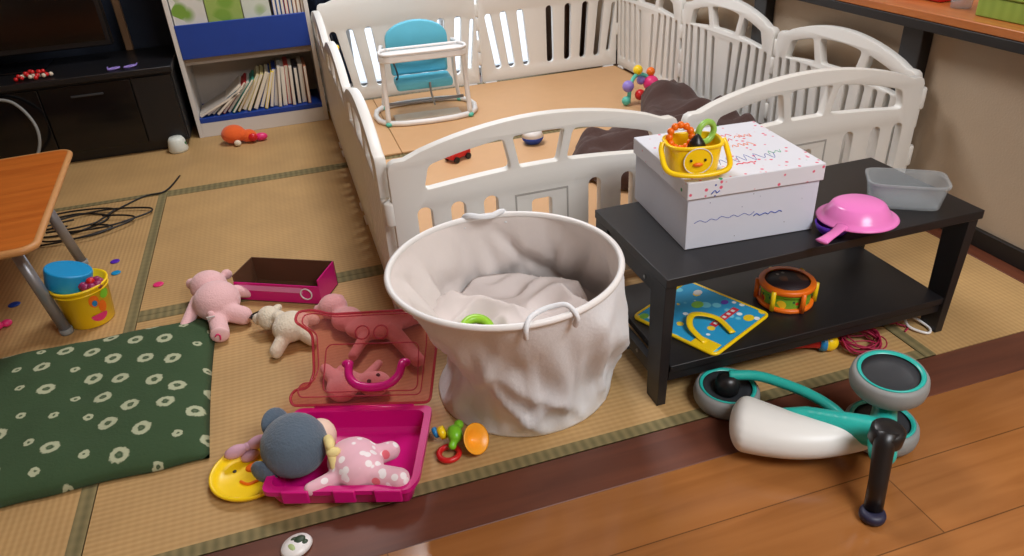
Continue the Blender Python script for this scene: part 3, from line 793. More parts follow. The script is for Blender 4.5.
# counters on the tatami
def disc(x, y, mm, lb, r=.013):
    bm = bmesh.new(); lathe(bm, [(0, 0), (r*.9, 0), (r, .0012), (r*.9, .0028), (r*.55, .0032), (0, .0026)], 24)
    o = obj('toy_counter', bm, mm, smooth=True); o.location = (x, y, .0006); tag(o, lb, 'counter', 'small round counters on the tatami')
disc(-.622, 2.268, M['purple'], 'purple round counter on the tatami beyond the yellow bucket', .014)
disc(-.608, 2.186, M['cyan'], 'light blue round counter on the tatami just right of the yellow bucket', .014)
disc(-.477, 2.058, M['pinktoy'], 'dark pink round counter on the tatami left of the pink pig', .015)
disc(-.862, 2.10, M['blue'], 'dark blue round counter on the tatami under the orange table', .016)
t = thing('toy_block', 'small hot pink toy piece on the tatami at the left edge', 'toy', (-.862, 1.97, .0005), .4)
bm = bmesh.new(); sph(bm, (-.012, 0, .012), (.022, .014, .012), 14); sph(bm, (.016, .004, .010), (.014, .012, .010), 12); obj('body', bm, M['pinktoy'], t, smooth=True)

# ------------------------------------------------------------------ green floor cushion
def cushion():
    x0, x1, y0, y1 = -.855, -.303, 1.238, 1.800
    n = 44; bm = bmesh.new(); top = {}; bot = {}
    for i in range(n+1):
        for j in range(n+1):
            u = i/n*2-1; v = j/n*2-1
            e = (1-abs(u)**6)*(1-abs(v)**6); pinch = 1-.018*(1-u*u)*abs(v)-.0*u
            x = (x0+x1)/2+(x1-x0)/2*u*(1-.022*(1-v*v)); y = (y0+y1)/2+(y1-y0)/2*v*(1-.02*(1-u*u))
            x += -.018*(v < 0)*abs(v)**2*0; 
            nz = noise.noise(Vector((x*9, y*9, 0)))*.006+noise.noise(Vector((x*24, y*24, 3)))*.002
            y += noise.noise(Vector((x*11, 3, 1)))*.008*abs(v)**3
            tuft = .012*math.exp(-((x+.575)**2+(y-1.52)**2)/.002)
            z = .004+(.036*e**.55+nz*e**.5-tuft*e)
            top[i, j] = bm.verts.new((x, y, max(.006, z)))
            bot[i, j] = bm.verts.new((x, y, .0025)) if 0 < i < n and 0 < j < n else top[i, j]
    for i in range(n):
        for j in range(n):
            bm.faces.new([top[k] for k in ((i, j), (i+1, j), (i+1, j+1), (i, j+1))])
            f = [bot[k] for k in ((i, j), (i, j+1), (i+1, j+1), (i+1, j))]
            try: bm.faces.new(f)
            except Exception: pass
    return obj('floor_cushion', bm, M['zabuton'], smooth=True)
tag(cushion(), 'dark green square floor cushion with white tie-dyed rings on the tatami', 'cushion')

# ------------------------------------------------------------------ plush pig (pink)
t = thing('plush_pig', 'pale pink plush animal lying face down on the tatami beside the pink box', 'plush toy', (-.295, 1.80, 0), 0)
blob('body', [((0, .0, .052), (.060, .066, .050)), ((-.025, .098, .048), (.050, .046, .044)), ('c', (-.050, .030, .045), .020, (-.088, -.052, .018), .014),
              ('c', (.045, .055, .04), .018, (.078, .070, .018), .014), ('c', (.020, -.045, .040), .026, (.060, -.058, .026), .025), ('c', (-.005, -.050, .035), .022, (.004, -.110, .024), .024),
              ((.022, .140, .052), (.016, .013, .016)), ((-.070, .125, .050), (.016, .014, .018))], M['pinkplush'], t)
bm = bmesh.new(); sph(bm, (.004, -.126, .024), (.024, .010, .022), 18); obj('paw_pad', bm, mat('pale_sole', (238, 196, 198), .9), t, smooth=True)
bm = bmesh.new(); T(bm, [(.004, -.1375, .016), (.006, -.1375, .026), (.001, -.1372, .033), (-.006, -.1368, .027)], .002, 4, seg=6); obj('paw_stitch', bm, M['pinktoy'], t, smooth=True)
bm = bmesh.new(); sph(bm, (-.012, -.066, .052), .010, 10); obj('tail', bm, M['pinkplush'], t, smooth=True)
bm = bmesh.new(); box(bm, -.004, .016, -.0008, .0008, -.010, .012, mt=Matrix.Translation((-.018, -.078, .046)) @ Matrix.Rotation(.5, 4, 'X')); obj('care_tag', bm, M['white'], t)

# ------------------------------------------------------------------ plush dog (cream)
t = thing('plush_dog', 'cream woolly plush dog lying on the tatami left of the pink case lid', 'plush toy', (-.118, 1.622, 0), 0)
t.scale = (.80, .92, .9)
blob('body', [((.0, -.005, .044), (.058, .050, .040), .5), ((-.062, .062, .045), (.038, .036, .034)), ((-.095, .075, .040), (.020, .018, .018)),
              ('c', (.02, .03, .045), .022, (.075, .042, .020), .015), ('c', (-.02, -.03, .035), .022, (-.052, -.072, .018), .020), ('c', (.03, -.03, .035), .022, (.055, -.055, .020), .018),
              ((-.035, .095, .050), (.020, .012, .012), .6), ((-.03, .035, .06), (.022, .02, .016))], M['creamplush'], t, sm=4)
bm = bmesh.new(); sph(bm, (-.112, .080, .046), (.008, .008, .007), 12); obj('nose', bm, M['black'], t, smooth=True)
bm = bmesh.new(); T(bm, [(-.085, .095, .052), (-.11, .095, .047), (-.122, .088, .04)], .003); obj('glasses', bm, M['black'], t, smooth=True)

# ------------------------------------------------------------------ pink toy box behind the plush toys
t = thing('toy_box', 'open pink and lilac toy carton with brown inside behind the plush dog', 'box', (-.118, 1.865, .0005), -.50)
w2, d2, hh = .125, .055, .075
for nm, a, mm in (('base', (-w2, w2, -d2, d2, 0, .003), 'brownin'), ('back_side', (-w2, w2, d2-.003, d2, .0031, hh), 'brownin'), ('end_side', (-w2, -w2+.003, -d2+.0031, d2-.0031, .0031, hh), 'brownin'), ('end_side', (w2-.003, w2, -d2+.0031, d2-.0031, .0031, hh), 'magenta')):
    obj(nm, B(*a), M[mm], t)
obj('front_side', B(-w2, w2, -d2, -d2+.003, .0031, hh*.75), M['magenta'], t)
obj('front_band', B(-w2+.01, w2-.05, -d2-.0012, -d2-.0002, .034, .050), mat('pale_pink_print', (226, 140, 190), .5), t)
bm = bmesh.new(); T(bm, [(.085+.016*math.cos(a), -d2-.001, .032+.016*math.sin(a)) for a in [2*PI*i/12 for i in range(12)]], .002, 2, True, 6); obj('round_logo', bm, M['white'], t, smooth=True)

# ------------------------------------------------------------------ pink play case: tray and open clear lid
ang = -.335
t = thing('play_case', 'magenta plastic carry case lying open with a clear pink lid', 'toy case', (-.186, 1.062, .001), ang)
W3, D3, H3 = .268, .212, .050
def trayloops(o_, z): 
    return [(x, y, z) for x, y in roundloop([(0-o_, 0-o_), (W3-.010+o_*.5, 0-o_), (W3+o_, .02), (W3+o_, D3+o_), (0-o_, D3+o_)], .020, 5)]
bm = bmesh.new()
prof = [(-.012, .0), (-.006, .004), (.0, .025), (.004, H3-.012), (.010, H3-.010), (.010, H3), (-.004, H3), (-.006, H3-.012), (-.010, .012), (-.018, .006)]
rings = [[bm.verts.new(p) for p in trayloops(o_, z)] for o_, z in prof]
for a, b in zip(rings, rings[1:]):
    for i in range(len(a)): bm.faces.new((a[i], a[(i+1) % len(a)], b[(i+1) % len(a)], b[i]))
bm.faces.new(rings[0][::-1]); bm.faces.new(rings[-1])
obj('tray', bm, M['magenta'], t, smooth=False, bevel=.0015)
for x0, x1 in ((.03, .08), (.125, .165), (.20, .25)): obj('latch_tab', B(x0, x1, -.016, -.0095, H3-.024, H3+.004), M['magenta'], t, bevel=.002)
# hinge bar and lid
bm = bmesh.new(); tube(bm, [(.03, D3+.012, H3-.004), (W3-.03, D3+.012, H3-.004)], .006, 12); obj('hinge_bar', bm, M['magenta'], t, smooth=True)
lid = roundloop([(-.018, .0), (W3+.004, .0), (W3+.008, .05), (W3+.014, .12), (W3+.014, .175), (W3-.03, .205), (.05, .200), (.005, .212), (-.028, .208), (-.032, .186), (.010, .158), (.022, .07), (.012, .036), (-.016, .034), (-.026, .018)], .014, 4)
LT = Matrix.Translation((0, D3+.016, H3+.002)) @ Matrix.Rotation(.66, 4, 'X')
def inset(x, y, k=.87, z=.018): return (.14+(x-.14)*k, .10+(y-.10)*k, z)
bm = bmesh.new(); c = [bm.verts.new((x, y, 0)) for x, y in lid]; inn = [bm.verts.new(inset(x, y)) for x, y in lid]
k = len(c)
for i in range(k): bm.faces.new((c[i], c[(i+1) % k], inn[(i+1) % k], inn[i]))
bm.faces.new(inn); bmesh.ops.transform(bm, matrix=LT, verts=bm.verts)
lo = obj('lid', bm, M['pinkclear'], t, smooth=False)
sd = lo.modifiers.new('s', 'SOLIDIFY'); sd.thickness = .002
bm = bmesh.new(); tube(bm, [LT @ Vector((x, y, 0)) for x, y in lid], .0030, 8, True); obj('lid_rim', bm, M['pinkclear_edge'], lo, smooth=True)
bm = bmesh.new(); tube(bm, [LT @ Vector(inset(x, y, .87, .019)) for x, y in lid], .0014, 6, True); obj('lid_ridge', bm, M['pinkclear_edge'], lo, smooth=True)
for cx in (.125, .165):
    bm = bmesh.new(); tube(bm, [LT @ Vector((cx+.015*math.cos(a), .150+.015*math.sin(a), .020)) for a in [2*PI*i/24 for i in range(24)]], .0016, 6, True); obj('lid_window', bm, M['pinkclear_edge'], lo, smooth=True)
bm = bmesh.new(); tube(bm, [LT @ Vector((x, y, .020)) for x, y in rr(.050, W3-.020, .022, .125, .014)], .0013, 6, True); obj('lid_panel_line', bm, M['pinkclear_edge'], lo, smooth=True)
bm = bmesh.new(); T(bm, [LT @ Vector(p) for p in ((.103, .078, .021), (.104, .075, .030), (.108, .050, .034), (.126, .032, .036), (.158, .026, .037), (.190, .032, .036), (.210, .050, .034), (.216, .075, .030), (.217, .078, .021))], .0088, 5)
for x in (.100, .220):
    sph(bm, LT @ Vector((x, .080, .025)), (.013, .010, .009), 12)
obj('handle', bm, M['magenta'], t, smooth=True)

# plush toys seen through the lid
t = thing('plush_bear', 'pink plush bear sprawled on the tatami seen through the clear pink lid', 'plush toy', (.060, 1.535, .001), 0)
blob('body', [((.020, .020, .026), (.075, .048, .024), -.3), ((-.068, .140, .036), (.038, .036, .034)), ((-.04, .08, .028), (.04, .045, .026)), ('c', (.06, -.02, .026), .022, (.095, -.150, .022), .018), ('c', (.0, .0, .026), .016, (-.045, -.075, .020), .013), ('c', (.075, .02, .024), .022, (.130, .030, .022), .018), ((-.050, .172, .036), (.016, .014, .014)), ((-.105, .150, .03), (.014, .014, .014))], M['pinkplush2'], t)
t = thing('plush_rabbit', 'pale pink plush face with black eyes under the case lid handle', 'plush toy', (.028, 1.345, .001), 0)
blob('body', [((.020, -.020, .028), (.036, .034, .024)), ('c', (-.01, .01, .024), .014, (-.045, .075, .020), .010), ('c', (.0, .01, .024), .013, (.040, .060, .022), .010), ((-.05, .0, .024), (.036, .05, .018)), ('c', (-.06, .03, .020), .02, (-.080, .090, .018), .014)], M['pinkplush'], t)
for x, y in ((.008, -.036), (.030, -.022)):
    bm = bmesh.new(); sph(bm, (x, y, .050), .005, 10); obj('eye', bm, M['black'], t, smooth=True)

# plush mouse in tray
ax = Vector((math.cos(ang), math.sin(ang), 0)); ay = Vector((-math.sin(ang), math.cos(ang), 0))
t = thing('plush_mouse', 'plush mouse with blue-grey head and spotted pink pyjamas lying in the magenta tray', 'plush toy', (-.05, 1.09, .008), 0)
blob('head', [((-.078, .045, .066), (.064, .068, .058))], M['greyplush'], t)
bm = bmesh.new(); sph(bm, (0, 0, 0), (.034, .012, .030), 20, Matrix.Rotation(.9, 3, 'Z') @ Matrix.Rotation(-.5, 3, 'X')); bmesh.ops.translate(bm, vec=(-.110, .118, .070), verts=bm.verts); obj('ear', bm, M['greyplush'], t, smooth=True)
bm = bmesh.new(); sph(bm, (0, 0, 0), (.028, .012, .026), 20, Matrix.Rotation(-.6, 3, 'Z')); bmesh.ops.translate(bm, vec=(-.140, .020, .040), verts=bm.verts); obj('ear', bm, M['greyplush'], t, smooth=True)
bm = bmesh.new(); sph(bm, (-.028, .072, .050), (.030, .034, .034), 20); obj('face', bm, M['skinfelt'], t, smooth=True)
blob('pyjamas', [((.024, -.012, .045), (.050, .048, .038)), ((.032, -.040, .044), (.046, .040, .036)), ('c', (.05, -.01, .038), .021, (.095, -.008, .040), .019), ('c', (.05, -.060, .040), .023, (.098, -.092, .046), .020), ('c', (.0, -.04, .04), .018, (-.060, -.055, .040), .013)], M['pyjama'], t)
bm = bmesh.new()
T(bm, [(-.012, .045, .045), (-.014, .015, .085), (-.012, -.015, .076), (-.010, -.035, .05)], .009)
sph(bm, (-.012, .0, .088), (.010, .018, .009), 12); sph(bm, (-.008, -.018, .080), (.014, .010, .009), 12)
obj('ribbon', bm, M['yellowbow'], t, smooth=True)
# lilac pacifier ribbon by ear
t = thing('hair_bow', 'small pale pink cloth bow on the tatami edge by the grey plush ear', 'bow', (-.225, 1.215, .001), .3)
bm = bmesh.new(); sph(bm, (-.022, 0, .03), (.024, .012, .014), 12); sph(bm, (.022, 0, .03), (.024, .012, .014), 12); sph(bm, (0, 0, .03), .009, 10); sph(bm, (0, -.008, .012), (.02, .012, .012), 10); obj('bow', bm, mat('pale_pink_cloth', (206, 160, 178), .9), t, smooth=True)

# yellow face lid
t = thing('toy_plate', 'round yellow toy plate with embossed dots lying beside the magenta case', 'toy', (-.222, 1.162, .001), .1)
bm = bmesh.new(); lathe(bm, [(0, .004), (.058, .004), (.068, .010), (.074, .018), (.077, .018), (.078, .014), (.070, .002), (0, 0)], 40); obj('plate', bm, M['yellow'], t, smooth=True)
bm = bmesh.new(); sph(bm, (.006, .018, .005), (.016, .013, .004), 16); obj('nose', bm, M['orange'], t, smooth=True)
for x, y, r in ((-.030, .022, .004), (.028, .052, .004)):
    bm = bmesh.new(); sph(bm, (x, y, .005), (r, r, .002), 10); obj('dot', bm, M['darkgrey'], t, smooth=True)
bm = bmesh.new(); T(bm, [(-.022, -.012, .0055), (-.008, -.026, .0055), (.016, -.020, .0055), (.026, -.004, .0055)], .003); obj('mouth_line', bm, M['orange'], t, smooth=True)

# egg shaped card on threshold
t = thing('toy_egg_half', 'small white oval toy with a dark green patch on the dark threshold', 'toy', (-.148, .952, .0015), .5)
bm = bmesh.new(); lathe(bm, [(0, 0), (.026, 0), (.029, .004), (.026, .010), (.012, .013), (0, .0135)], 30, sx=1.0, sy=.82); obj('shell', bm, M['white'], t, smooth=True)
bm = bmesh.new(); sph(bm, (.008, .002, .0110), (.012, .010, .0035), 14); sph(bm, (.012, -.008, .0105), (.007, .006, .003), 12); sph(bm, (.002, .010, .0108), (.007, .005, .003), 12); obj('patch', bm, mat('dark_green_print', (44, 66, 44), .5), t, smooth=True)
bm = bmesh.new(); sph(bm, (-.009, -.002, .0115), (.006, .010, .0025), 12); obj('patch', bm, mat('pale_green_print', (170, 190, 130), .5), t, smooth=True)

# trumpet rattle
t = thing('rattle_toy', 'small toy trumpet of yellow, green and red plastic at the foot of the hamper', 'toy', (.182, 1.090, .001), 0)
t.scale = (.9, .9, .9)
bm = bmesh.new(); lathe(bm, [(.008, -.032), (.011, -.02), (.020, -.006), (.033, .004), (.035, .006), (.031, .006), (.018, -.004), (.006, -.016), (0, -.018)], 28, Matrix.Translation((.030, -.020, .034)) @ Matrix.Rotation(.9, 4, 'X') @ Matrix.Rotation(.5, 4, 'Y')); obj('horn', bm, mat('amber_plastic', (250, 166, 40), .35), t, smooth=True)
blob('body', [((-.008, .010, .036), (.018, .024, .018)), ((.008, .038, .034), (.012, .012, .012)), ((-.020, -.012, .024), (.010, .010, .010))], M['green'], t, voxel=.003)
bm = bmesh.new(); T(bm, [(-.030+.022*math.cos(a), -.018+.022*math.sin(a), .010) for a in [2*PI*i/12 for i in range(12)]], .0065, 3, True); obj('ring', bm, M['red'], t, smooth=True)
bm = bmesh.new(); lathe(bm, [(0, -.008), (.014, -.008), (.016, 0), (.014, .008), (0, .008)], 20, Matrix.Translation((-.032, .030, .030)) @ Matrix.Rotation(1.2, 4, 'Y')); obj('knob', bm, M['yellow'], t, smooth=True)
bm = bmesh.new(); lathe(bm, [(0, -.005), (.012, -.005), (.013, 0), (.012, .005), (0, .005)], 20, Matrix.Translation((-.046, .036, .030)) @ Matrix.Rotation(1.2, 4, 'Y')); obj('end_cap', bm, M['bluetoy'], t, smooth=True)

# ------------------------------------------------------------------ canvas hamper
t = thing('laundry_hamper', 'big round white canvas hamper with a wire rim standing in the middle', 'hamper')
RX, RY, RC = .217, .212, Vector((.313, 1.144, .368)); BX, BY, BC = .194, .190, Vector((.372, 1.254, .001))
def ca_(a): return math.cos(a)
def hwall(f, a, inner=False):
    # f 0 base .. 1 rim
    c = BC.lerp(RC, f**1.15); rx = BX+(RX-BX)*f**.8; ry = BY+(RY-BY)*f**.8
    bulge = .002*math.sin(PI*f)-.060*max(0, math.cos(a-2.85))*math.sin(PI*f)+.014*max(0, math.cos(a+.2))*math.sin(PI*f)
    ca, sa = math.cos(a), math.sin(a)
    fold = 0
    amp = math.sin(PI*min(1, f))**.8 if 0 < f < 1 else 0
    p = Vector((ca*2.2, sa*2.2, f*2.4))
    fold += noise.noise(p*.8+Vector((3, 1, 7)))*.026*amp
    # long slanting creases, thin ridges between flat facets
    for (fq, sl, of, hgt) in ((2.0, 1.3, .3, .030), (2.6, -1.7, 2.1, .024), (3.6, .8, 4.4, .014)):
        q = noise.noise(Vector((ca*fq+f*sl, sa*fq-f*sl*.7, f*1.1+of))); fold += (.16-min(.32, abs(q)))*hgt*2.0*amp
    k = 1 if not inner else .0
    rr_ = fold+bulge
    if inner: rr_ -= .004
    return Vector((c.x+(rx+rr_)*ca, c.y+(ry+rr_)*sa, c.z))
n, mz = 128, 44
bm = bmesh.new(); rings = [[bm.verts.new(hwall(j/mz, 2*PI*i/n)) for i in range(n)] for j in range(mz+1)]
for a, b in zip(rings, rings[1:]):
    for i in range(n): bm.faces.new((a[i], a[(i+1) % n], b[(i+1) % n], b[i]))
bm.faces.new(rings[0][::-1])
obj('outer_cloth', bm, M['canvas'], t, smooth=True)
bm = bmesh.new(); rings = [[bm.verts.new(hwall(j/mz, 2*PI*i/n, True)+Vector((0, 0, .003 if j == 0 else 0))) for i in range(n)] for j in range(mz+1)]
for a, b in zip(rings, rings[1:]):
    for i in range(n): bm.faces.new((a[i], b[i], b[(i+1) % n], a[(i+1) % n]))
bm.faces.new(rings[0])
obj('lining', bm, M['canvas_in'], t, smooth=True)
bm = bmesh.new(); tube(bm, [hwall(1, 2*PI*i/96)+Vector((0, 0, .001)) for i in range(96)], .0062, 10, True); obj('rim', bm, M['white'], t, smooth=True)
# web strap handles
def strap(a0, out):
    c = RC; P = lambda a, s, z: Vector((c.x+(RX+s)*math.cos(a), c.y+(RY+s)*math.sin(a), c.z+z))
    bm = bmesh.new(); pts = [P(a0-.20, .004, -.020), P(a0-.20, .010, .0), P(a0-.16, -.004, .010), P(a0-.06, -.020, .010), P(a0+.06, -.022, .012), P(a0+.17, -.010, .014), P(a0+.20, .010, 0), P(a0+.20, .004, -.020)]
    T(bm, pts, .0062, 6, seg=8, flat=.75); obj('strap_handle', bm, M['canvas'], t, smooth=True)
strap(-PI/2+.06, 0); strap(PI/2-.1, 0)
# small printed marks on the right side
bm = bmesh.new()
for k, (da, f0, f1) in enumerate(((0, .42, .50), (.03, .44, .52), (.06, .42, .53), (-.09, .50, .52))):
    a = -.55+da; p0 = hwall(f0, a); p1 = hwall(f1, a); nn = Vector((math.cos(a), math.sin(a), 0))*.002
    tube(bm, [p0+nn, p1+nn], .0018, 6)
obj('printed_mark', bm, M['darkgrey'], t)

# stuff in the hamper
t = thing('toy_ring', 'lime green toy ring lying inside the canvas hamper', 'toy', (.246, 1.128, .246), 0)
bm = bmesh.new(); T(bm, [(.026*math.cos(a), .026*math.sin(a), .010*math.sin(a)) for a in [2*PI*i/14 for i in range(14)]], .0095, 3, True); obj('ring', bm, mat('lime_plastic', (150, 206, 50), .35), t, smooth=True)
bm = bmesh.new(); sph(bm, (0, 0, 0), (.018, .018, .010), 12); obj('hub', bm, M['brownin'], t, smooth=True)
def heap():
    bm = bmesh.new(); n = 90; k = 40; rings = []
    cc = BC.lerp(RC, .55)
    for j in range(k+1):
        r = j/k; ring = []
        for i in range(n):
            a = 2*PI*i/n; ca, sa = math.cos(a), math.sin(a)
            x = cc.x-.005+(.165*r)*ca; y = cc.y+(.160*r)*sa
            z = .215+.02*(1-r*r)+.030*noise.noise(Vector((x*8, y*8, 2)))+.08*(.3-abs(noise.noise(Vector((x*7+y*4+3, y*5, 4)))))+.05*(.3-abs(noise.noise(Vector((x*13+3, y*15, 9)))))
            ring.append(bm.verts.new((x, y, z)))
        rings.append(ring)
        if j == 0: 
            pass
    for a, b in zip(rings, rings[1:]):
        for i in range(n): bm.faces.new((a[i], a[(i+1) % n], b[(i+1) % n], b[i]))
    bmesh.ops.remove_doubles(bm, verts=bm.verts, dist=.0004)
    low = bm.verts.new((cc.x, cc.y, .012)); L_ = rings[-1]
    for i in range(n): bm.faces.new((L_[i], L_[(i+1) % n], low))
    return obj('cloth_bundle', bm, mat('mauve_grey_cloth', (216, 206, 202), .8, var=.05), smooth=True)
tag(heap(), 'crumpled pale mauve-grey cloth stuffed inside the hamper', 'cloth')

# ------------------------------------------------------------------ black two-tier shelf
t = thing('low_shelf', 'low black two-tier shelf with splayed board legs behind the fallen tricycle', 'shelf')
X0, X1, Y0, Y1, ZT = .606, 1.362, 1.058, 1.402, .312
obj('top_board', B(X0, X1, Y0, Y1, ZT-.020, ZT), M['shelf'], t, bevel=.0015)
def leg(xo, y, yw, s, front):
    # s=+1 left leg (outer face at xo), tapering to the foot
    bm = bmesh.new(); wt, wb = .024, .020; dt, db = .062, .048
    o_b = xo-.004*s*(1 if s > 0 else -3); 
    y0t, y1t = (y, y+dt) if front else (y-dt, y); y0b, y1b = (y, y+db) if front else (y-db, y)
    a, b_ = (xo, xo+s*wt); c_, d_ = (o_b, o_b+s*wb)
    hexa(bm, [(c_, y0b, .001), (d_, y0b, .001), (d_, y1b, .001), (c_, y1b, .001)], [(a, y0t, ZT-.0205), (b_, y0t, ZT-.0205), (b_, y1t, ZT-.0205), (a, y1t, ZT-.0205)])
    return obj('leg', bm, M['shelf'], t, bevel=.0012)
for y, fr in ((Y0+.004, True), (Y1-.004, False)):
    leg(X0+.001, y, 0, 1, fr); leg(X1-.006, y, 0, -1, fr)
for x0, x1 in ((X0+.006, X0+.022), (X1-.030, X1-.014)):
    obj('side_rail', B(x0, x1, Y0+.068, Y1-.068, ZT-.062, ZT-.0205), M['shelf'], t)
    obj('side_rail', B(x0, x1, Y0+.062, Y1-.062, .046, .0775), M['shelf'], t)
obj('lower_board', B(X0+.026, X1-.033, Y0+.008, Y1-.008, .078, .094), M['shelf'], t, bevel=.0012)
obj('front_rail', B(X0+.026, X1-.033, Y0+.014, Y0+.030, .054, .0775), M['shelf'], t)
for (y, z) in ((Y0+.10, .265), (Y0+.018, .075), (Y1-.10, .265), (Y0+.12, .066), (Y1-.06, .066)):
    bm = bmesh.new(); lathe(bm, [(0, 0), (.0045, 0), (.0045, .0015), (0, .002)], 12, Matrix.Translation((X0+(.006 if y > Y0+.03 else .001), y, z)) @ Matrix.Rotation(-PI/2, 4, 'Y')); obj('screw', bm, M['screw'], t)

# white storage box
t = thing('storage_box', 'white lidded box with crayon scribbles standing on the black shelf top', 'box', (.690, 1.146, ZT+.0005), -.075)
W5, D5, H5 = .294, .280, .112
bm = B(.004, W5-.004, .004, D5-.004, 0, H5-.002); obj('body', bm, M['boxside'], t, bevel=.0015)
lidm = obj('lid', B(-.001, W5+.001, -.001, D5+.001, H5-.0005, H5+.036), M['boxlid'], t, bevel=.002)
rnd = random.Random(11)
def scribble(cx, cy, n_, amp, mm, name='crayon_mark', face='top', r=.0009, seed=0, dx=.006):
    q = random.Random(seed); bm = bmesh.new(); pts = []
    for i in range(n_):
        pts.append((cx+i*dx+q.uniform(-.002, .002), cy+(amp if i % 2 else -amp)*q.uniform(.4, 1)))
    if face == 'top': P = [(x, y, H5+.0362) for x, y in pts]
    else: P = [(x, -.0014 if z > H5 else .0036, z) for x, z in pts]
    T(bm, P, r, 3, seg=5); obj(name, bm, mm, t, smooth=True)
cr = mat('red_crayon', (222, 80, 96), .9); cb = mat('blue_crayon', (70, 90, 170), .9); cg = mat('green_crayon', (50, 160, 110), .9); co = mat('orange_crayon', (236, 130, 90), .9)
scribble(.13, .19, 11, .010, cr, seed=1); scribble(.15, .215, 9, .008, cr, seed=2); scribble(.13, .055, 8, .003, cr, seed=3, r=.0014)
scribble(.17, .15, 9, .012, co, seed=4); scribble(.12, .16, 4, .007, cg, seed=5, r=.0013); scribble(.08, .13, 6, .016, cb, seed=6, r=.0007)
scribble(.20, .20, 8, .012, co, seed=7); scribble(.22, .09, 6, .010, cg, seed=8, r=.0007); scribble(.10, .08, 14, .020, cb, seed=12, r=.0006, dx=.010)
scribble(.15, .055, 9, .003, cb, face='front', seed=9, r=.0011, dx=.008); scribble(.02, .060, 12, .004, cb, face='front', seed=10, r=.0006, dx=.012); scribble(.05, .122, 4, .004, cb, face='front', seed=13, r=.0011)

# yellow duck basket
t = thing('toy_basket', 'small yellow toy basket with a chick face standing on the white box lid', 'basket', (.728, 1.205, ZT+H5+.0385), -.25)
t.scale = (1.15, 1.15, 1.1)
def sq_lathe(bm, prof, rxy=(1, .8), n=40, p=3.2, mt=None):
    rings = []
    for r, z in prof:
        ring = []
        for i in range(n):
            a = 2*PI*i/n; ca, sa = math.cos(a), math.sin(a); k = (abs(ca)**p+abs(sa)**p)**(-1/p)
            ring.append(bm.verts.new((r*rxy[0]*k*ca, r*rxy[1]*k*sa, z)))
        rings.append(ring)
    for a, b in zip(rings, rings[1:]):
        for i in range(n): bm.faces.new((a[i], a[(i+1) % n], b[(i+1) % n], b[i]))
    bm.faces.new(rings[0][::-1]); bm.faces.new(rings[-1])
bm = bmesh.new(); sq_lathe(bm, [(.040, 0), (.042, .002), (.0425, .006), (.0465, .050), (.050, .051), (.050, .056), (.044, .056), (.040, .008)]); obj('body', bm, M['yellow'], t, smooth=False, bevel=.001)
bm = bmesh.new(); T(bm, [(-.052, .0, .054), (-.056, -.012, .04), (-.052, -.044, .018), (-.02, -.056, .012), (.02, -.056, .012), (.052, -.044, .018), (.056, -.012, .04), (.052, 0, .054)], .0048, 6); obj('handle', bm, M['yellow'], t, smooth=True)
bm = bmesh.new(); lathe(bm, [(0, 0), (.024, 0), (.024, .002), (0, .003)], 28, Matrix.Translation((0, -.0360, .030)) @ Matrix.Rotation(PI/2+.06, 4, 'X')); fc = obj('face', bm, M['yellow'], t)
bm = bmesh.new(); T(bm, [(.024*math.cos(a), -.0385-.06*(.0+.024*math.sin(a)), .030+.024*math.sin(a)) for a in [2*PI*i/20 for i in range(20)]], .0010, 2, True, 6); obj('face_ring', bm, M['white'], fc, smooth=True)
for s in (-1, 1):
    bm = bmesh.new(); sph(bm, (s*.012, -.0395, .032), (.0024, .0018, .0028), 10); obj('eye', bm, M['black'], fc, smooth=True)
bm = bmesh.new(); sph(bm, (0, -.0395, .024), (.009, .003, .0038), 12); obj('beak', bm, M['orange'], fc, smooth=True)
t = thing('toy_ring', 'orange beaded teething ring sticking out of the yellow basket', 'toy', (.708, 1.218, ZT+H5+.104), -.32)
bm = bmesh.new()
for i in range(12):
    a = 2*PI*i/12; sph(bm, (.022*math.cos(a), .006*math.sin(a), .022*math.sin(a)), .0075, 10)
obj('ring', bm, M['orange'], t, smooth=True)
t = thing('toy_ring', 'pale green teething ring sticking out of the yellow basket', 'toy', (.760, 1.212, ZT+H5+.108), .2)
bm = bmesh.new(); T(bm, [(.020*math.cos(a), .0, .020*math.sin(a)) for a in [2*PI*i/14 for i in range(14)]], .0062, 3, True); obj('ring', bm, mat('pale_green_plastic', (150, 200, 90), .35), t, smooth=True)
t = thing('toy_cone', 'black pointed toy piece between the rings in the yellow basket', 'toy', (.732, 1.196, ZT+H5+.100), 0)
bm = bmesh.new(); lathe(bm, [(0, -.012), (.018, -.012), (.014, -.002), (.004, .012), (0, .014)], 16); obj('cone', bm, M['black'], t, smooth=True)

# frosted tray
t = thing('plastic_container', 'frosted clear plastic container standing on the right end of the black shelf', 'container', (1.238, 1.160, ZT+.0008), -.60)
bm = bmesh.new(); sq_lathe(bm, [(.068, 0), (.070, .003), (.078, .050), (.082, .052), (.082, .058), (.076, .058), (.074, .050), (.067, .005), (.060, .003)], (1, .62), 56, 6); obj('shell', bm, M['frost'], t, smooth=False, bevel=.0008)

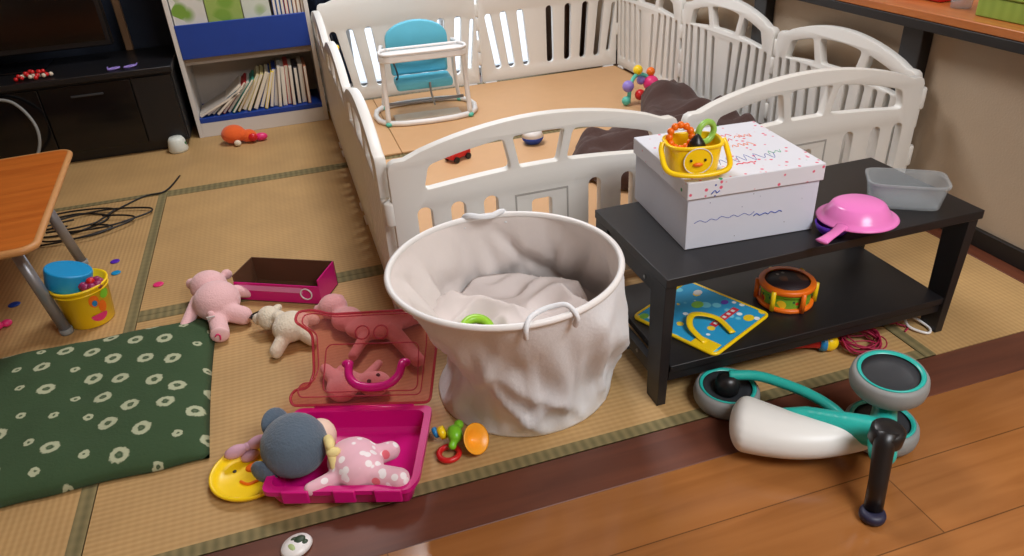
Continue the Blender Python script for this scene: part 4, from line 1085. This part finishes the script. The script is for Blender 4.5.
# pink pan upside down and purple bowl under it
t = thing('toy_bowl', 'purple toy bowl peeping out under the pink pan on the shelf edge', 'toy', (1.005, 1.098, ZT+.0008))
bm = bmesh.new(); lathe(bm, [(0, 0), (.022, 0), (.032, .012), (.036, .024), (.033, .024), (.026, .010), (0, .004)], 28); obj('bowl', bm, M['purple'], t, smooth=True)
t = thing('toy_frying_pan', 'pink toy frying pan turned upside down at the front edge of the black shelf', 'toy pan', (1.060, 1.096, ZT+.0265), 0)
TL = Matrix.Rotation(-.03, 4, 'X')
bm = bmesh.new(); lathe(bm, [(.079, .0), (.080, .002), (.076, .004), (.068, .006), (.064, .012), (.052, .030), (.044, .034), (0, .036), (0, .033), (.043, .031), (.050, .027), (.062, .010), (.070, .002)], 48, TL); obj('pan', bm, M['pinkpan'], t, smooth=True)
bm = bmesh.new(); T(bm, [(-.060, -.030, .006), (-.088, -.046, .006), (-.118, -.060, .006), (-.140, -.070, .006)], [.013, .010, .011, .013], 5, seg=12, flat=.35); obj('handle', bm, M['pinkpan'], t, smooth=True)

# toy drum on lower board
t = thing('toy_drum', 'small toy drum with orange rims and printed green sides on the lower shelf', 'drum', (.995, 1.195, .0945), .2)
bm = bmesh.new(); lathe(bm, [(0, .004), (.055, .004), (.055, .048), (0, .048)], 40); obj('shell', bm, M['drumprint'], t, smooth=False)
for z0, z1 in ((0, .010), (.044, .056)):
    bm = bmesh.new(); lathe(bm, [(0.050, z0), (.061, z0), (.063, z0+.003), (.063, z1-.003), (.061, z1), (.050, z1)], 40); obj('rim', bm, M['orange'], t, smooth=True)
bm = bmesh.new(); lathe(bm, [(.0562, .036), (.0575, .036), (.0575, .0435), (.0562, .0435)], 40); obj('green_band', bm, M['green'], t, smooth=True)
bm = bmesh.new(); lathe(bm, [(0, .0485), (.050, .0485), (.0495, .0525), (0, .054)], 40); obj('drumhead', bm, M['drumhead'], t, smooth=True)
for i in range(6):
    a = i*PI/3+.3; bm = bmesh.new(); tube(bm, [(.064*math.cos(a), .064*math.sin(a), -.0+.004), (.064*math.cos(a), .064*math.sin(a), .052)], .0055, 10); obj('lug', bm, M['yellow'] if i % 2 else M['orange'], t, smooth=True)
bm = bmesh.new(); T(bm, [(.066, .02, .05), (.088, .025, .03), (.080, .0, .012)], .005); obj('strap_loop', bm, M['yellow'], t, smooth=True)

# blue cloth picture mat on lower shelf
t = thing('picture_mat', 'blue printed soft mat with yellow edging hanging over the lower shelf', 'toy mat', (.782, 1.205, .0945), .44)
lp = roundloop([(-.105, -.108), (.105, -.108), (.105, .108), (-.105, .108)], .015, 4)
bm = bmesh.new(); hexa(bm, [(x, y, .001) for x, y in lp], [(x, y, .006) for x, y in lp]); obj('sheet', bm, M['bluemat'], t, bevel=.001)
bm = bmesh.new(); tube(bm, [(x, y, .0035) for x, y in lp], .0042, 8, True); obj('edging', bm, M['yellow'], t, smooth=True)
bm = bmesh.new(); T(bm, [(-.085, -.07, .008), (-.07, -.02, .018), (-.03, .0, .022), (-.0, -.04, .016), (-.02, -.095, .012)], .0075, 5, seg=8, flat=.3); obj('strap', bm, M['yellow'], t, smooth=True)
obj('tab', B(-.104, -.070, -.100, -.045, .0062, .0082), M['yellow'], t, bevel=.001)
obj('red_title', B(-.02, .075, -.052, -.036, .0062, .0068), mat('red_print', (214, 40, 60), .5), t)
for k in range(5): obj('title_letter', B(-.012+k*.017, -.004+k*.017, -.048, -.040, .0069, .0074), M['white'], t)
for (x, y, r, mm) in ((.06, -.085, .014, 'yellow'), (-.05, .07, .018, 'pinktoy'), (.03, .03, .016, 'green'), (.075, .06, .012, 'white'), (.08, -.01, .010, 'purple'), (-.09, .09, .012, 'green'), (.0, .085, .013, 'yellow')):
    bm = bmesh.new(); lathe(bm, [(0, .0062), (r, .0062), (r, .0067), (0, .0069)], 18, Matrix.Translation((x, y, 0)), sy=.8); obj('printed_picture', bm, M[mm], t)

# maraca, net, strings under the shelf
t = thing('maraca', 'toy maraca with a yellow ball, blue band and red handle under the shelf', 'maraca', (1.056, 1.098, .0005), 2.75)
bm = bmesh.new(); sph(bm, (0, 0, .021), (.021, .019, .020), 20); obj('ball', bm, M['yellow'], t, smooth=True)
bm = bmesh.new(); lathe(bm, [(.0195, -.006), (.0205, 0), (.0185, .008), (0, .008)], 20, Matrix.Translation((.014, 0, .021)) @ Matrix.Rotation(PI/2, 4, 'Y')); obj('band', bm, M['bluetoy'], t, smooth=True)
bm = bmesh.new(); T(bm, [(.020, 0, .021), (.035, 0, .019), (.055, 0, .013), (.095, 0, .009)], [.016, .012, .007, .006], 5); obj('handle', bm, M['red'], t, smooth=True)
bm = bmesh.new(); rnd = random.Random(5)
for k in range(15):
    a = k*.42; rx, ry = .055*rnd.uniform(.6, 1.05), .050*rnd.uniform(.55, 1); tz = rnd.uniform(-.7, .7)
    pts = []
    for i in range(14):
        b_ = 2*PI*i/14; p = Matrix.Rotation(a, 3, 'Z') @ Matrix.Rotation(tz, 3, 'X') @ Vector((rx*math.cos(b_), ry*math.sin(b_), .006*math.sin(3*b_)))
        pts.append((p.x, p.y, max(.004, p.z*.55+.022)))
    T(bm, pts, .0016, 3, True, 5)
o = obj('mesh_bag', bm, M['rednet'], smooth=True); o.location = (1.128, 1.085, 0); tag(o, 'crumpled dark red mesh bag on the tatami under the black shelf', 'bag')
bm = bmesh.new(); T(bm, [(-.03, .05, .012), (.0, .02, .02), (-.012, -.02, .008), (.01, -.055, .005), (.03, -.04, .005), (.022, .0, .012), (.0, .03, .022), (-.02, .04, .018)], .0032, 5)
t = thing('cord_bundle', 'white cord loop with a pink knot beside the right shelf leg', 'cord', (1.292, 1.118, .0005), 0)
obj('loop', bm, M['white'], t, smooth=True)
bm = bmesh.new(); sph(bm, (-.022, .045, .014), (.026, .012, .013), 12); obj('pouch', bm, M['beige'], t, smooth=True)
bm = bmesh.new(); sph(bm, (-.030, .010, .010), (.018, .008, .009), 12); T(bm, [(-.03, .0, .008), (-.012, -.018, .004), (-.03, -.03, .004)], .002); obj('knot', bm, M['rednet'], t, smooth=True)
# white piece behind the shelf
t = thing('toy_spoon', 'small white rounded piece on the tatami behind the black shelf', 'toy', (1.50, 1.50, .0005), 0)
bm = bmesh.new(); sph(bm, (0, 0, .014), (.045, .028, .014), 16); sph(bm, (.05, .012, .010), (.02, .012, .010), 12); obj('body', bm, M['white'], t, smooth=True)
t = thing('roller_rod', 'pale wooden rod standing on the tatami behind the shelf left end', 'rod', (.705, 1.50, .0005), 0)
bm = bmesh.new(); tube(bm, [(0, 0, 0.003), (.02, .02, .16)], .009, 14); obj('rod', bm, M['tableedge'], t, smooth=True)
bm = bmesh.new(); sph(bm, (0, 0, .012), (.018, .018, .012), 14); obj('foot', bm, M['white'], t, smooth=True)

# ------------------------------------------------------------------ fallen tricycle
t = thing('kids_tricycle', 'teal and white balance tricycle lying on its side across the threshold', 'tricycle', (0, 0, 0))
def wheel(c, tilt=(0, 0), r=.068, wd=.044, dish=1):
    mt = Matrix.Translation(c) @ Matrix.Rotation(tilt[0], 4, 'X') @ Matrix.Rotation(tilt[1], 4, 'Y')
    h = wd/2
    bm = bmesh.new(); lathe(bm, [(r*.80, -h*.8), (r*.88, -h), (r*.97, -h*.6), (r, 0), (r*.97, h*.6), (r*.88, h), (r*.80, h*.8)], 48, mt)
    lathe(bm, [(r*.80, -h*.8), (r*.80, h*.8)], 48, mt)
    w_ = obj('wheel', bm, M['tyre'], t, smooth=True)
    bm = bmesh.new(); lathe(bm, [(r*.80, h*.84), (r*.86, h*.98), (r*.80, h*1.03), (r*.74, h*.86)], 48, mt); obj('rim_ring', bm, M['teal'], w_, smooth=True)
    bm = bmesh.new(); lathe(bm, [(0, -h*.7), (r*.80, -h*.75), (r*.77, h*.75), (r*.55, h*.35), (r*.25, h*.15), (0, h*.10)], 48, mt); obj('hub_disc', bm, M['darkgrey'], w_, smooth=True)
    return w_
wheel((.742, 1.022, .026), (.03, .02))
wheel((.955, .822, .030), (.0, .0))
wheel((.945, .822, .150), (.06, -.05))
# axle between the front wheels and steering head
bm = bmesh.new(); tube(bm, [(.952, .822, .045), (.946, .822, .140)], .012, 16); obj('front_axle', bm, M['black'], t, smooth=True)
blob('steering_head', [((.895, .765, .085), (.030, .028, .030)), ('c', (.945, .815, .090), .022, (.895, .765, .085), .026), ('c', (.895, .765, .085), .026, (.860, .722, .085), .024)], M['teal'], t, voxel=.004)
# main frame: teal body under the seat, then a tube arcing to the rear hub
blob('frame', [('c', (.885, .770, .085), .030, (.810, .860, .070), .022), ('c', (.810, .860, .070), .022, (.740, .900, .060), .016)], M['teal'], t, voxel=.004)
bm = bmesh.new(); T(bm, [(.862, .800, .075), (.868, .860, .074), (.852, .915, .074), (.822, .965, .074), (.790, 1.000, .074), (.745, 1.024, .070)], .0105, 7, seg=14); obj('rear_fork', bm, M['teal'], t, smooth=True)
bm = bmesh.new(); lathe(bm, [(0, .034), (.024, .034), (.026, .050), (.022, .066), (.012, .073), (0, .074)], 28, Matrix.Translation((.742, 1.022, 0))); obj('hub_cap', bm, M['black'], t, smooth=True)
# seat: long drop, wide at the back, narrow to the front, lying on its side
sp = []
for k in range(25):
    f = k/24; cx = .708+(.860-.708)*f; cy = .905+(.785-.905)*f-.018*math.sin(PI*f)
    w_ = .056*(1-f)**.55+.020*(1-(1-f)**3) if f < 1 else .012
    w_ = .050*(1-f**1.3)+.016
    sp.append(((cx, cy, .050+.012*f), (.030, w_, .046-.020*f), -.62))
blob('seat', sp, M['seatwhite'], t, voxel=.004, sm=10)
# handlebar: lower grip stands on the wood floor
bm = bmesh.new(); tube(bm, [(.845, .712, .150), (.838, .705, .125), (.822, .684, .07), (.812, .671, .020)], [.019, .0175, .0155, .0155], 20); obj('grip', bm, M['black'], t, smooth=True)
bm = bmesh.new(); lathe(bm, [(0, 0), (.016, 0), (.021, .004), (.022, .012), (.020, .017), (.015, .019), (0, .019)], 24, Matrix.Translation((.808, .666, .001))); obj('grip_end', bm, mat('navy_rubber', (34, 34, 60), .5), t, smooth=True)
bm = bmesh.new(); lathe(bm, [(0, -.018), (.024, -.018), (.028, -.012), (.028, .012), (.022, .018), (0, .018)], 24, Matrix.Translation((.852, .717, .135)) @ Matrix.Rotation(.1, 4, 'X')); obj('handlebar_clamp', bm, M['black'], t, smooth=True)
bm = bmesh.new(); T(bm, [(.895, .765, .095), (.872, .740, .115), (.852, .717, .130)], .014, 5); obj('handlebar_stem', bm, M['black'], t, smooth=True)

# ------------------------------------------------------------------ orange plush by bookshelf
t = thing('plush_ball', 'orange round plush toy with a pink end on the tatami before the bookshelf', 'plush toy', (-.262, 3.265, .0005), 0)
mo = mat('orange_plush', (232, 96, 30), .9, sheen=.3, bump=.4, bscale=200)
blob('body', [((-.012, .0, .040), (.052, .046, .040)), ((.048, -.012, .028), (.036, .03, .028))], mo, t)
bm = bmesh.new(); sph(bm, (.098, -.018, .018), (.028, .018, .017), 14); obj('hand', bm, M['pinktoy'], t, smooth=True)
bm = bmesh.new(); sph(bm, (.065, -.038, .026), (.020, .012, .018), 12); obj('cheek', bm, M['red'], t, smooth=True)
for x, y in ((.0, -.050), (.055, .035)):
    bm = bmesh.new(); sph(bm, (x, y, .014), (.015, .012, .013), 12); obj('foot', bm, M['creamplush'], t, smooth=True)

# ------------------------------------------------------------------ things on the right sill
t = thing('green_box', 'lime green lidded box at the right edge of the orange sill', 'box', (1.745, 1.33, .5905), -.02)
obj('body', B(0, .16, 0, .22, 0, .05), M['greenbox'], t, bevel=.003)
obj('lid', B(-.004, .164, -.004, .224, .0505, .080), M['greenbox'], t, bevel=.003)
tag(obj('red_pouch', B(1.80, 1.93, 1.72, 1.92, .5905, .612), M['red'], bevel=.008), 'flat red pouch lying on the orange sill', 'pouch')
bm = bmesh.new(); lathe(bm, [(0, 0), (.026, 0), (.028, .03), (.020, .034), (0, .034)], 24); o = obj('glass_jar', bm, M['frost'], smooth=True); o.location = (1.80, 1.645, .591); tag(o, 'small clear jar on the sill next to the green box', 'jar')
